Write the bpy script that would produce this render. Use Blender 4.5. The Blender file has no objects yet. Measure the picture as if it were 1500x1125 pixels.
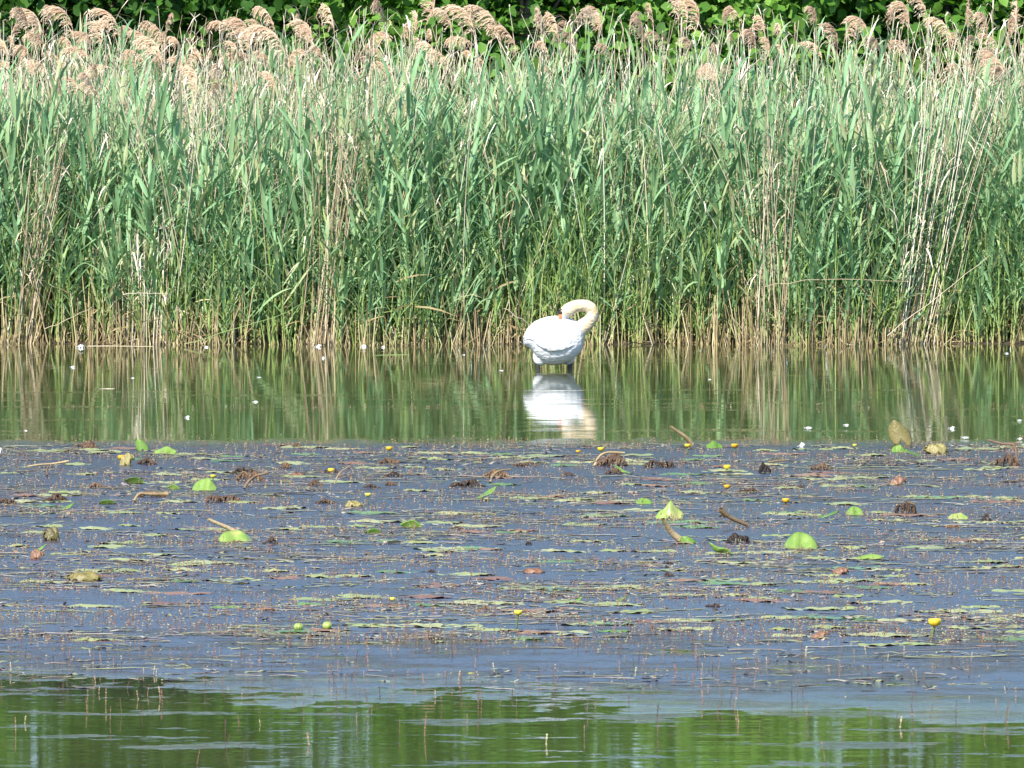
import bpy, math, random
import numpy as np
from mathutils import Vector, Matrix

R = math.radians
scene = bpy.context.scene
COL = scene.collection
rng = np.random.default_rng(11)
random.seed(5)

# ------------------------------------------------------------------ camera
FPX = 15773.0            # focal length in photo pixels (1500 wide)
CAM_H = 4.0
PITCH = math.atan(686.0 / FPX)
cam_d = bpy.data.cameras.new('camera')
cam = bpy.data.objects.new('camera', cam_d)
COL.objects.link(cam)
cam.location = (0, 0, CAM_H)
cam.rotation_euler = (math.pi / 2 - PITCH, 0, 0)
cam_d.sensor_width = 36.0
cam_d.lens = FPX * 36.0 / 1500.0
cam_d.clip_start = 1.0
cam_d.clip_end = 4000.0
scene.camera = cam

# ------------------------------------------------------------------ light
SUN_EL, SUN_AZ = R(42), R(205)          # azimuth clockwise from +Y : behind the camera, to its left
sdir = Vector((math.sin(SUN_AZ) * math.cos(SUN_EL), math.cos(SUN_AZ) * math.cos(SUN_EL), math.sin(SUN_EL)))
world = bpy.data.worlds.new('World')
scene.world = world
world.use_nodes = True
nt = world.node_tree
sky = nt.nodes.new('ShaderNodeTexSky')
sky.sky_type = 'NISHITA'
sky.sun_disc = False
sky.sun_elevation = SUN_EL
sky.sun_rotation = SUN_AZ
sky.air_density = 1.0
sky.dust_density = 0.15
sky.ozone_density = 5.5
bg = nt.nodes['Background']
bg.inputs['Strength'].default_value = 0.15
nt.links.new(sky.outputs['Color'], bg.inputs['Color'])
sun_d = bpy.data.lights.new('sun', 'SUN')
sun_d.energy = 4.6
sun_d.angle = R(0.5)
sun_d.color = (1.0, 0.95, 0.87)
sun = bpy.data.objects.new('sun', sun_d)
COL.objects.link(sun)
sun.rotation_euler = sdir.to_track_quat('Z', 'Y').to_euler()
scene.view_settings.view_transform = 'Standard'
scene.view_settings.look = 'None'
scene.view_settings.gamma = 1.0
scene.view_settings.exposure = 1.0
scene.cycles.max_bounces = 8
scene.cycles.transparent_max_bounces = 8


# ------------------------------------------------------------------ helpers
def ray(px, py):
    a = (px - 750.0) / FPX
    b = -(py - 562.5) / FPX
    c, s = math.cos(PITCH), math.sin(PITCH)
    return np.array([a, c + b * s, -s + b * c])


def W(px, py, z=0.0):
    d = ray(px, py)
    t = (z - CAM_H) / d[2]
    return np.array([d[0] * t, d[1] * t, z])


def at_dist(px, py, Y):
    d = ray(px, py)
    t = Y / d[1]
    return np.array([d[0] * t, Y, CAM_H + d[2] * t])


def mpp(Y):
    return Y / FPX


def tag(o, label=None, cat=None, group=None, kind=None):
    if label: o['label'] = label
    if cat: o['category'] = cat
    if group: o['group'] = group
    if kind: o['kind'] = kind
    return o


def empty(name, loc, rz=0.0):
    o = bpy.data.objects.new(name, None)
    COL.objects.link(o)
    o.location = [float(v) for v in loc]
    o.rotation_euler = (0, 0, rz)
    o.empty_display_size = 0.05
    return o


class Acc:
    """collects quads with a per-vertex 'var' (0..1) and 'along' (0..1) attribute"""
    def __init__(s):
        s.V, s.F, s.A, s.B, s.M, s.n = [], [], [], [], [], 0

    def add(s, V, F, var=0.5, along=0.0, mat=0):
        V = np.asarray(V, float).reshape(-1, 3)
        F = np.asarray(F, int).reshape(-1, 4)
        s.V.append(V); s.F.append(F + s.n)
        s.A.append(np.broadcast_to(np.asarray(var, float), (len(V),)))
        s.B.append(np.broadcast_to(np.asarray(along, float), (len(V),)))
        s.M.append(np.full(len(F), mat, int))
        s.n += len(V)

    def mesh(s, name, mats):
        V = np.concatenate(s.V); F = np.concatenate(s.F)
        A = np.concatenate(s.A); B = np.concatenate(s.B); M = np.concatenate(s.M)
        me = bpy.data.meshes.new(name)
        me.vertices.add(len(V)); me.vertices.foreach_set('co', V.astype(np.float32).ravel())
        me.loops.add(F.size); me.loops.foreach_set('vertex_index', F.astype(np.int32).ravel())
        me.polygons.add(len(F))
        me.polygons.foreach_set('loop_start', np.arange(0, F.size, 4, dtype=np.int32))
        me.polygons.foreach_set('loop_total', np.full(len(F), 4, np.int32))
        me.polygons.foreach_set('material_index', M.astype(np.int32))
        me.polygons.foreach_set('use_smooth', np.ones(len(F), bool))
        a = me.attributes.new('var', 'FLOAT', 'POINT'); a.data.foreach_set('value', A.astype(np.float32))
        b = me.attributes.new('along', 'FLOAT', 'POINT'); b.data.foreach_set('value', B.astype(np.float32))
        me.update(calc_edges=True)
        for m in (mats if isinstance(mats, (list, tuple)) else [mats]):
            me.materials.append(m)
        return me

    def build(s, name, mats, parent=None):
        o = bpy.data.objects.new(name, s.mesh(name, mats))
        COL.objects.link(o)
        if parent: o.parent = parent
        return o


def nrm(v):
    return v / np.maximum(np.linalg.norm(v, axis=-1, keepdims=True), 1e-9)


def tubes(P, Rad, sides=3):
    """P (n,k,3), Rad (n,k) -> verts (n*k*sides,3), quads, along"""
    P = np.asarray(P, float)
    if P.ndim == 2: P = P[None]
    n, k, _ = P.shape
    Rad = np.broadcast_to(np.asarray(Rad, float), (n, k))
    T = nrm(np.gradient(P, axis=1))
    ref = np.where(np.abs(T[..., 2:3]) > 0.8, np.array([1.0, 0, 0]), np.array([0, 0, 1.0]))
    U = nrm(np.cross(T, ref)); V2 = np.cross(T, U)
    ang = np.arange(sides) * 2 * math.pi / sides
    V = P[:, :, None] + Rad[:, :, None, None] * (np.cos(ang)[None, None, :, None] * U[:, :, None] + np.sin(ang)[None, None, :, None] * V2[:, :, None])
    idx = np.arange(n * k * sides).reshape(n, k, sides)
    nx = np.roll(idx, -1, axis=2)
    F = np.stack([idx[:, :-1], nx[:, :-1], nx[:, 1:], idx[:, 1:]], -1).reshape(-1, 4)
    al = np.broadcast_to(np.linspace(0, 1, k)[None, :, None], (n, k, sides)).ravel()
    return V.reshape(-1, 3), F, al


def ribbons(P, Wd, S, fold=0.0, N=None):
    """P (n,k,3) centre line, Wd (n,k) half width, S (n,k,3) side; fold lifts the edges along N"""
    n, k, _ = P.shape
    Sw = S * Wd[..., None]
    if N is None:
        V = np.stack([P - Sw, P + Sw], 2); c = 2
    else:
        up = N * (Wd * fold)[..., None]
        V = np.stack([P - Sw + up, P, P + Sw + up], 2); c = 3
    idx = np.arange(n * k * c).reshape(n, k, c)
    F = np.stack([idx[:, :-1, :-1], idx[:, :-1, 1:], idx[:, 1:, 1:], idx[:, 1:, :-1]], -1).reshape(-1, 4)
    al = np.broadcast_to(np.linspace(0, 1, k)[None, :, None], (n, k, c)).ravel()
    return V.reshape(-1, 3), F, al, k * c


def link_copy(src, parent=None):
    c = src.copy(); COL.objects.link(c)
    if parent: c.parent = parent
    return c


def copy_tree(o, parent=None):
    c = link_copy(o, parent)
    for ch in KIDS.get(o.name, []):
        copy_tree(ch, c)
    return c


KIDS = {}


def remember(root):
    for o in list(bpy.data.objects):
        if o.parent == root:
            KIDS.setdefault(root.name, []).append(o)
            remember(o)


# ------------------------------------------------------------------ materials
def new_mat(name):
    m = bpy.data.materials.new(name); m.use_nodes = True
    t = m.node_tree
    return m, t, t.nodes, t.links, t.nodes['Principled BSDF']


def ramp(nodes, stops):
    r = nodes.new('ShaderNodeValToRGB')
    e = r.color_ramp.elements
    while len(e) > 1: e.remove(e[-1])
    e[0].position = stops[0][0]; e[0].color = (*stops[0][1], 1)
    for p, c in stops[1:]:
        x = e.new(p); x.color = (*c, 1)
    return r


def mat_var(name, stops, rough=0.5, transl=0.0, along=None, noise=0.25, nscale=9.0, spec=0.4, tcol=1.0, bump=0.0, obj_random=True):
    """colour from the 'var' attribute (+ a per-object random shift + fine noise); ALONG = ramp stops by 'along' mixed over it"""
    m, t, N, L, b = new_mat(name)
    at = N.new('ShaderNodeAttribute'); at.attribute_name = 'var'
    tc = N.new('ShaderNodeTexCoord')
    nz = N.new('ShaderNodeTexNoise'); nz.inputs['Scale'].default_value = nscale; nz.inputs['Detail'].default_value = 3
    L.new(tc.outputs['Object'], nz.inputs['Vector'])
    ma = N.new('ShaderNodeMath'); ma.operation = 'MULTIPLY_ADD'
    L.new(nz.outputs['Fac'], ma.inputs[0]); ma.inputs[1].default_value = noise * 2
    ad = N.new('ShaderNodeMath'); ad.operation = 'SUBTRACT'
    L.new(at.outputs['Fac'], ad.inputs[0]); ad.inputs[1].default_value = noise
    L.new(ad.outputs[0], ma.inputs[2])
    last = ma.outputs[0]
    if obj_random:
        oi = N.new('ShaderNodeObjectInfo')
        m2 = N.new('ShaderNodeMath'); m2.operation = 'MULTIPLY_ADD'
        L.new(oi.outputs['Random'], m2.inputs[0]); m2.inputs[1].default_value = 0.4
        m3 = N.new('ShaderNodeMath'); m3.operation = 'SUBTRACT'; L.new(last, m3.inputs[0]); m3.inputs[1].default_value = 0.2
        L.new(m3.outputs[0], m2.inputs[2]); last = m2.outputs[0]
    r = ramp(N, stops); L.new(last, r.inputs['Fac'])
    colr = r.outputs['Color']
    if along:
        al = N.new('ShaderNodeAttribute'); al.attribute_name = 'along'
        r2 = ramp(N, [(p, c) for p, c, f in along]); L.new(al.outputs['Fac'], r2.inputs['Fac'])
        r3 = ramp(N, [(p, (f, f, f)) for p, c, f in along]); L.new(al.outputs['Fac'], r3.inputs['Fac'])
        mx = N.new('ShaderNodeMixRGB'); L.new(r3.outputs['Color'], mx.inputs[0])
        L.new(colr, mx.inputs[1]); L.new(r2.outputs['Color'], mx.inputs[2]); colr = mx.outputs[0]
    L.new(colr, b.inputs['Base Color'])
    b.inputs['Roughness'].default_value = rough
    b.inputs['Specular IOR Level'].default_value = spec
    if bump:
        bp = N.new('ShaderNodeBump'); bp.inputs['Strength'].default_value = bump; bp.inputs['Distance'].default_value = 0.01
        n2 = N.new('ShaderNodeTexNoise'); n2.inputs['Scale'].default_value = nscale * 4; L.new(tc.outputs['Object'], n2.inputs['Vector'])
        L.new(n2.outputs['Fac'], bp.inputs['Height']); L.new(bp.outputs[0], b.inputs['Normal'])
    if transl:
        tr = N.new('ShaderNodeBsdfTranslucent')
        hs = N.new('ShaderNodeHueSaturation'); hs.inputs['Value'].default_value = tcol; hs.inputs['Saturation'].default_value = 1.1
        L.new(colr, hs.inputs['Color']); L.new(hs.outputs[0], tr.inputs['Color'])
        mix = N.new('ShaderNodeMixShader'); mix.inputs[0].default_value = transl
        L.new(b.outputs[0], mix.inputs[1]); L.new(tr.outputs[0], mix.inputs[2])
        L.new(mix.outputs[0], N['Material Output'].inputs['Surface'])
    return m


M_LEAF = mat_var('reed_leaf', [(0.0, (0.115, 0.225, 0.10)), (0.3, (0.18, 0.33, 0.155)), (0.65, (0.24, 0.405, 0.195)), (0.9, (0.31, 0.45, 0.21)), (1.0, (0.42, 0.46, 0.23))],
                 rough=0.5, transl=0.33, noise=0.14, spec=0.3)
M_SHOOT = mat_var('young_shoot', [(0.0, (0.15, 0.25, 0.06)), (0.4, (0.25, 0.37, 0.10)), (0.8, (0.36, 0.45, 0.15)), (1.0, (0.46, 0.46, 0.22))], rough=0.5, transl=0.33, noise=0.14, spec=0.3)
M_STEM = mat_var('reed_stem', [(0.0, (0.16, 0.26, 0.07)), (0.5, (0.26, 0.36, 0.11)), (1.0, (0.38, 0.42, 0.17))], rough=0.5,
                 along=[(0.0, (0.36, 0.26, 0.12), 0.95), (0.10, (0.44, 0.36, 0.15), 0.7), (0.22, (0.36, 0.38, 0.12), 0.2), (1.0, (0.2, 0.3, 0.1), 0.0)])
M_DRY = mat_var('dry_reed', [(0.0, (0.28, 0.20, 0.11)), (0.3, (0.48, 0.38, 0.24)), (0.6, (0.66, 0.57, 0.42)), (1.0, (0.78, 0.71, 0.57))], rough=0.55, noise=0.15)
M_LITTER = mat_var('dead_stalk', [(0.0, (0.10, 0.07, 0.036)), (0.4, (0.27, 0.20, 0.095)), (0.75, (0.46, 0.365, 0.185)), (1.0, (0.58, 0.50, 0.30))], rough=0.65, noise=0.2, nscale=14)
M_PLUME = mat_var('reed_plume', [(0.0, (0.66, 0.48, 0.335)), (0.5, (0.82, 0.63, 0.455)), (1.0, (0.90, 0.76, 0.58))], rough=0.8, transl=0.5, noise=0.1, spec=0.15)
M_TLEAF = mat_var('tree_leaf', [(0.0, (0.04, 0.11, 0.018)), (0.45, (0.105, 0.25, 0.034)), (0.8, (0.18, 0.35, 0.055)), (1.0, (0.25, 0.41, 0.09))], rough=0.5, transl=0.4, noise=0.1, spec=0.25)
M_BARK = mat_var('bark', [(0.0, (0.06, 0.045, 0.03)), (1.0, (0.16, 0.125, 0.09))], rough=0.85, noise=0.4, nscale=6, bump=0.8)
M_PADG = mat_var('lily_pad_green', [(0.0, (0.10, 0.10, 0.03)), (0.15, (0.065, 0.13, 0.02)), (0.5, (0.13, 0.235, 0.035)), (0.9, (0.23, 0.33, 0.07)), (1.0, (0.33, 0.34, 0.11))], rough=0.3, transl=0.12, noise=0.42, nscale=13, spec=0.5, bump=0.4)
M_PADF = mat_var('lily_pad_flat', [(0.0, (0.13, 0.18, 0.045)), (0.4, (0.25, 0.28, 0.08)), (0.7, (0.35, 0.34, 0.13)), (1.0, (0.30, 0.20, 0.11))], rough=0.42, noise=0.35, nscale=7, spec=0.4, bump=0.3)
M_PADR = mat_var('lily_pad_brown', [(0.0, (0.12, 0.05, 0.028)), (0.5, (0.22, 0.115, 0.06)), (1.0, (0.33, 0.22, 0.11))], rough=0.5, noise=0.35, nscale=9, bump=0.3)
M_WITH = mat_var('withered_leaf', [(0.0, (0.022, 0.014, 0.010)), (0.45, (0.075, 0.042, 0.024)), (0.8, (0.17, 0.095, 0.045)), (1.0, (0.30, 0.19, 0.09))], rough=0.55, noise=0.45, nscale=22, bump=0.8)
M_OLIVE = mat_var('olive_leaf', [(0.0, (0.08, 0.065, 0.02)), (0.5, (0.20, 0.165, 0.05)), (1.0, (0.33, 0.29, 0.11))], rough=0.45, noise=0.35, nscale=16, bump=0.6)
M_STALK = mat_var('lily_stalk', [(0.0, (0.12, 0.075, 0.04)), (0.5, (0.30, 0.21, 0.10)), (1.0, (0.48, 0.38, 0.21))], rough=0.5, noise=0.4, nscale=18, bump=0.6)
M_YEL = mat_var('yellow_petal', [(0.0, (0.50, 0.22, 0.012)), (0.4, (0.66, 0.42, 0.02)), (0.8, (0.66, 0.54, 0.04)), (1.0, (0.60, 0.60, 0.10))], rough=0.45, transl=0.1, noise=0.22, nscale=60, obj_random=False)
M_BUD = mat_var('green_bud', [(0.0, (0.14, 0.24, 0.04)), (1.0, (0.30, 0.40, 0.08))], rough=0.35, noise=0.2, nscale=30)
M_FSTEM = mat_var('flower_stem', [(0.0, (0.05, 0.09, 0.03)), (1.0, (0.12, 0.17, 0.05))], rough=0.4)
M_FEATHER = mat_var('feather_white', [(0.0, (0.70, 0.70, 0.70)), (1.0, (0.86, 0.86, 0.85))], rough=0.7, transl=0.25)
M_MIL = mat_var('milfoil', [(0.0, (0.05, 0.032, 0.03)), (0.35, (0.15, 0.075, 0.06)), (0.6, (0.36, 0.17, 0.14)), (0.8, (0.42, 0.33, 0.18)), (1.0, (0.58, 0.52, 0.33))], rough=0.6, noise=0.15, nscale=60)
M_SCRAP = mat_var('weed_scrap', [(0.0, (0.06, 0.05, 0.025)), (0.3, (0.16, 0.11, 0.06)), (0.5, (0.24, 0.24, 0.08)), (0.7, (0.32, 0.31, 0.12)), (0.85, (0.30, 0.18, 0.14)), (1.0, (0.46, 0.42, 0.28))], rough=0.55, noise=0.2, nscale=30)
M_MILS = mat_var('milfoil_stem', [(0.0, (0.08, 0.06, 0.04)), (1.0, (0.22, 0.17, 0.09))], rough=0.6)
M_TWIG = mat_var('twig_bark', [(0.0, (0.10, 0.06, 0.04)), (1.0, (0.26, 0.16, 0.10))], rough=0.7, noise=0.3, nscale=20)

# ------------------------------------------------------------------ ground and water
m, t, N, L, b = new_mat('mud')
nz = N.new('ShaderNodeTexNoise'); nz.inputs['Scale'].default_value = 2.5; nz.inputs['Detail'].default_value = 6
tc = N.new('ShaderNodeTexCoord'); L.new(tc.outputs['Object'], nz.inputs['Vector'])
r = ramp(N, [(0.3, (0.030, 0.022, 0.014)), (0.7, (0.085, 0.062, 0.036))]); L.new(nz.outputs['Fac'], r.inputs['Fac'])
L.new(r.outputs[0], b.inputs['Base Color']); b.inputs['Roughness'].default_value = 0.75
bp = N.new('ShaderNodeBump'); bp.inputs['Distance'].default_value = 0.05; L.new(nz.outputs['Fac'], bp.inputs['Height']); L.new(bp.outputs[0], b.inputs['Normal'])
M_MUD = m

xs = np.concatenate([np.linspace(-900, -20, 12), np.linspace(-18, 18, 60), np.linspace(20, 900, 12)])
ys = np.concatenate([np.linspace(-300, 90, 10), np.linspace(98, 104, 30), np.linspace(105, 125, 20), np.linspace(140, 1500, 12)])
X, Y = np.meshgrid(xs, ys, indexing='ij')
prof = np.interp(Y, [-300, 95, 99.6, 100.6, 102.5, 109, 125, 1500], [-1.2, -0.7, -0.22, 0.01, 0.08, 0.25, 0.6, 3.0])
Z = prof + 0.03 * np.sin(X * 2.1 + Y) * np.sin(Y * 1.7 + 0.4 * X) * (np.abs(Y - 103) < 12)
idx = np.arange(X.size).reshape(X.shape)
F = np.stack([idx[:-1, :-1], idx[1:, :-1], idx[1:, 1:], idx[:-1, 1:]], -1).reshape(-1, 4)
a = Acc(); a.add(np.stack([X, Y, Z], -1), F)
tag(a.build('ground', M_MUD), kind='structure')

m, t, N, L, b = new_mat('pond_water')
geo = N.new('ShaderNodeNewGeometry')
sep = N.new('ShaderNodeSeparateXYZ'); L.new(geo.outputs['Position'], sep.inputs[0])


def mathn(op, a, b_=None, c=None, clamp=False):
    n = N.new('ShaderNodeMath'); n.operation = op; n.use_clamp = clamp
    for i, v in enumerate((a, b_, c)):
        if v is None: continue
        if isinstance(v, (int, float)): n.inputs[i].default_value = v
        else: L.new(v, n.inputs[i])
    return n.outputs[0]


def noise(sx, sy, detail=3, off=0.0, rough=0.5):
    mp = N.new('ShaderNodeMapping'); L.new(geo.outputs['Position'], mp.inputs[0])
    mp.inputs['Scale'].default_value = (sx, sy, 1); mp.inputs['Location'].default_value = (off, off * 0.7, 0)
    z = N.new('ShaderNodeTexNoise'); z.inputs['Scale'].default_value = 1.0
    z.inputs['Detail'].default_value = detail; z.inputs['Roughness'].default_value = rough
    L.new(mp.outputs[0], z.inputs['Vector'])
    return z.outputs['Fac']


def sstep(v, lo, hi):
    n = N.new('ShaderNodeMapRange'); n.interpolation_type = 'SMOOTHSTEP'
    L.new(v, n.inputs['Value']); n.inputs['From Min'].default_value = lo; n.inputs['From Max'].default_value = hi
    n.inputs['To Min'].default_value = 0; n.inputs['To Max'].default_value = 1
    return n.outputs['Result']


Yp = sep.outputs['Y']
n_edge = noise(2.0, 1.4, 8, 3.1, 0.68)
far = mathn('SUBTRACT', 1.0, sstep(mathn('MULTIPLY_ADD', n_edge, 3.4, mathn('SUBTRACT', Yp, 1.7)), 80.7, 82.2))
near = sstep(mathn('MULTIPLY_ADD', noise(1.0, 0.75, 8, 7.7, 0.66), 9.0, mathn('MULTIPLY_ADD', sep.outputs['X'], 0.55, mathn('SUBTRACT', Yp, 4.5))), 54.5, 56.6)
hole = sstep(noise(1.6, 1.4, 8, 13.3, 0.66), 0.56, 0.70)
hole2 = mathn('MULTIPLY', sstep(noise(0.9, 1.5, 8, 21.0, 0.66), 0.46, 0.60), mathn('SUBTRACT', 1.0, sstep(Yp, 59.0, 63.0)))
keep = mathn('MULTIPLY', mathn('SUBTRACT', 1.0, mathn('MULTIPLY', hole, 0.8)), mathn('SUBTRACT', 1.0, mathn('MULTIPLY', hole2, 0.9)))
zone = mathn('MULTIPLY', mathn('MULTIPLY', far, near), keep)
streak = mathn('MULTIPLY', sstep(noise(1.0, 2.0, 8, 31.0, 0.68), 0.57, 0.74), mathn('SUBTRACT', 1.0, sstep(Yp, 56.0, 58.0)))
band = mathn('MULTIPLY', sstep(noise(0.3, 2.2, 3, 41.0), 0.60, 0.68), sstep(Yp, 82.0, 83.0))
mask = mathn('MAXIMUM', zone, mathn('MAXIMUM', mathn('MULTIPLY', streak, 0.9), mathn('MULTIPLY', band, 0.12)))
# ripple height in metres
rip = mathn('ADD', mathn('MULTIPLY', noise(13, 18, 2, 1.0), 0.012), mathn('MULTIPLY', noise(5, 8, 2, 5.0), 0.014))
calm = mathn('ADD', mathn('MULTIPLY', noise(1.6, 7.0, 2, 2.0), 0.00075), mathn('MULTIPLY', noise(0.5, 2.0, 2, 9.0), 0.0012))
hgt = mathn('ADD', calm, mathn('MULTIPLY', rip, mask))
bp = N.new('ShaderNodeBump'); bp.inputs['Strength'].default_value = 1.0; bp.inputs['Distance'].default_value = 1.0
L.new(hgt, bp.inputs['Height']); L.new(bp.outputs[0], b.inputs['Normal'])
L.new(mathn('MULTIPLY_ADD', mask, 0.24, 0.03), b.inputs['Roughness'])
mv = noise(0.4, 0.9, 3, 50.0)
murk = ramp(N, [(0.3, (0.042, 0.050, 0.016)), (0.7, (0.064, 0.064, 0.025))]); L.new(mv, murk.inputs['Fac'])
weed = ramp(N, [(0.3, (0.026, 0.017, 0.020)), (0.7, (0.040, 0.026, 0.030))]); L.new(mv, weed.inputs['Fac'])
over_weed = mathn('MULTIPLY', sstep(Yp, 54.0, 56.0), mathn('SUBTRACT', 1.0, sstep(Yp, 81.0, 82.2)))
mmix = N.new('ShaderNodeMixRGB'); L.new(over_weed, mmix.inputs[0]); L.new(murk.outputs[0], mmix.inputs[1]); L.new(weed.outputs[0], mmix.inputs[2])
L.new(mmix.outputs[0], b.inputs['Base Color'])
b.inputs['IOR'].default_value = 1.33
M_WATER = m
a = Acc()
wx = np.array([-600, -60, -12, 12, 60, 600.0]); wy = np.array([-300, 20, 60, 90, 100.0, 101.2])
X, Y = np.meshgrid(wx, wy, indexing='ij'); idx = np.arange(X.size).reshape(X.shape)
F = np.stack([idx[:-1, :-1], idx[1:, :-1], idx[1:, 1:], idx[:-1, 1:]], -1).reshape(-1, 4)
a.add(np.stack([X, Y, X * 0], -1), F)
tag(a.build('water', M_WATER), kind='structure')


# ------------------------------------------------------------------ reeds
def reed_geometry(base, H, rg, n_leaf=10, lean=0.09, seg=5, folded=True, leafs=None, leafs_from=0.2, wide=(0.009, 0.020), ll=(0.26, 0.54)):
    """base (n,3), H (n,) -> (stem tubes acc args, leaf ribbons acc args)"""
    n = len(base); k = 7
    tt = np.linspace(0, 1, k)
    az = rg.uniform(0, 2 * math.pi, n); am = np.abs(rg.normal(0, lean, n))
    bend = rg.normal(0, 0.05, (n, 2)) + np.array([0.03, -0.01])
    dirx = (np.cos(az) * am)[:, None] * tt + bend[:, 0:1] * tt ** 2.3
    diry = (np.sin(az) * am)[:, None] * tt + bend[:, 1:2] * tt ** 2.3
    P = np.stack([base[:, 0:1] + dirx * H[:, None], base[:, 1:2] + diry * H[:, None], base[:, 2:3] + tt * H[:, None]], -1)
    rad = (0.0062 * rg.uniform(0.75, 1.3, n))[:, None] * (1.0 - 0.75 * tt)[None] + 0.0008
    stem = (P, rad)
    m_ = n * n_leaf
    ri = np.repeat(np.arange(n), n_leaf)
    frac = leafs_from + (1.0 - leafs_from) * (np.tile(np.arange(n_leaf), n) + rg.uniform(0.1, 0.9, m_)) / n_leaf
    f = frac * (k - 1); i0 = np.clip(f.astype(int), 0, k - 2); w = (f - i0)[:, None]
    A0 = P[ri, i0] * (1 - w) + P[ri, i0 + 1] * w
    T = nrm(P[ri, i0 + 1] - P[ri, i0])
    side = np.tile(np.arange(n_leaf) % 2, n) * math.pi
    la = np.repeat(rg.uniform(0, 2 * math.pi, n), n_leaf) + side + rg.normal(0, 0.55, m_)
    out = np.stack([np.cos(la), np.sin(la), np.zeros(m_)], -1)
    th0 = rg.uniform(R(10), R(42), m_) * np.where(frac > 0.9, 0.6, 1.0)
    droop = np.abs(rg.normal(0, R(30), m_)) + R(8)
    droop = np.where(rg.random(m_) < 0.2, droop + R(60), droop)
    Ln = rg.uniform(*ll, m_) * (0.65 + 0.5 * np.sin(np.clip(frac, 0, 1) * math.pi * 0.85))
    kk = seg + 1
    u = np.linspace(0, 1, kk)
    th = th0[:, None] + droop[:, None] * u[None] ** 1.6
    du = Ln[:, None] / seg
    step = (np.cos(th)[..., None] * T[:, None] + np.sin(th)[..., None] * out[:, None]) * du[..., None]
    LP = A0[:, None] + np.concatenate([np.zeros((m_, 1, 3)), np.cumsum(step[:, :-1], 1)], 1)
    tang = nrm(step)
    S = nrm(np.cross(tang, np.stack([np.cos(la), np.sin(la), np.zeros(m_) + 0.02], -1)[:, None] + 0 * tang))
    S = nrm(np.cross(T, out))[:, None] + 0 * tang
    tw = rg.normal(0, 0.5, m_)[:, None, None] * u[None, :, None]
    Nn = np.cross(S, tang)
    S2 = S * np.cos(tw) + Nn * np.sin(tw)
    N2 = np.cross(S2, tang)
    prof = np.interp(u, [0, 0.12, 0.35, 0.7, 1.0], [0.45, 0.8, 1.0, 0.62, 0.03])
    Wd = rg.uniform(*wide, m_)[:, None] * prof[None]
    return stem, (LP, Wd, S2, N2)


def add_reeds(acc_s, acc_l, base, H, rg, folded=True, **kw):
    (P, rad), (LP, Wd, S2, N2) = reed_geometry(base, H, rg, **kw)
    V, F, al = tubes(P, rad, 3)
    acc_s.add(V, F, np.repeat(rg.random(len(P)), 7 * 3), al)
    V, F, al, per = ribbons(LP, Wd, S2, 0.35, N2 if folded else None)
    acc_l.add(V, F, np.repeat(np.clip(rg.normal(0.52, 0.26, len(LP)), 0, 1), per), al)


def edge_y(x):
    return 100.35 + 0.16 * np.sin(x * 1.3 + 0.5) + 0.10 * np.sin(x * 3.1 + 2) + np.where(x > 3.3, 0.18, 0.0)


def gz(y):
    return np.interp(y, [99.6, 100.6, 102.5, 109], [-0.22, 0.01, 0.08, 0.25])


# the mass of the bed: front belt, then the rows behind whose tops show over it
rg = np.random.default_rng(101)
acc_s, acc_l = Acc(), Acc()


def belt(n, y0, y1, h0, h1, **kw):
    x = rg.uniform(-8.5, 8.5, n); y = edge_y(x) + rg.uniform(y0, y1, n)
    # a clumpy stand: drop some stems where a slow pattern is low
    keep = (np.sin(x * 1.9 + 1.0) * np.sin(y * 2.3 + x * 0.7) + 0.6 * np.sin(x * 4.3) + rg.normal(0, 0.5, n)) > -0.6
    x, y = x[keep], y[keep]
    hv = rg.uniform(h0, h1, len(x)) + 0.12 * np.sin(x * 1.1 + y) + 0.08 * np.sin(x * 2.7)
    add_reeds(acc_s, acc_l, np.stack([x, y, gz(y) - 0.05], -1), hv, rg, **kw)


belt(330, 0.0, 0.35, 0.6, 1.35, n_leaf=8, leafs_from=0.2)
belt(420, 0.2, 0.7, 1.0, 1.8, n_leaf=9, leafs_from=0.22, wide=(0.010, 0.022))
belt(380, 0.55, 1.1, 1.5, 2.15, n_leaf=8, leafs_from=0.26, wide=(0.010, 0.024), ll=(0.34, 0.72))
belt(480, 0.9, 1.8, 1.75, 2.35, n_leaf=8, leafs_from=0.35, wide=(0.010, 0.024), ll=(0.34, 0.72))
belt(1300, 1.6, 4.0, 1.75, 2.3, n_leaf=8, leafs_from=0.45, folded=False)
belt(1200, 4.0, 8.2, 1.9, 2.6, n_leaf=7, leafs_from=0.5, folded=False)
# thin young yellow green shoots filling the lower half of the front
sh_s, sh_l = Acc(), Acc()
n = 1700
x = rg.uniform(-8.5, 8.5, n); y = edge_y(x) + rg.uniform(-0.03, 0.75, n)
keep = (np.sin(x * 2.7) * np.sin(x * 1.1 + 1.3) + rg.normal(0, 0.5, n)) > -0.35
x, y = x[keep], y[keep]
add_reeds(sh_s, sh_l, np.stack([x, y, gz(y) - 0.05], -1), rg.uniform(0.35, 1.5, len(x)) * rg.uniform(0.7, 1.1, len(x)), rg, folded=False, n_leaf=9, leafs_from=0.1, lean=0.13, seg=4, wide=(0.004, 0.011), ll=(0.14, 0.36))
root = acc_l.build('reed_bed', [M_LEAF])
so = sh_l.build('young_leaves', [M_SHOOT], root); so['kind'] = 'stuff'
so = sh_s.build('young_stems', [M_STEM], root); so['kind'] = 'stuff'
tag(root, 'dense bed of green reeds filling the bank behind the swan', 'reeds', kind='stuff')
st = acc_s.build('stems', [M_STEM], root)
st['kind'] = 'stuff'

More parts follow.
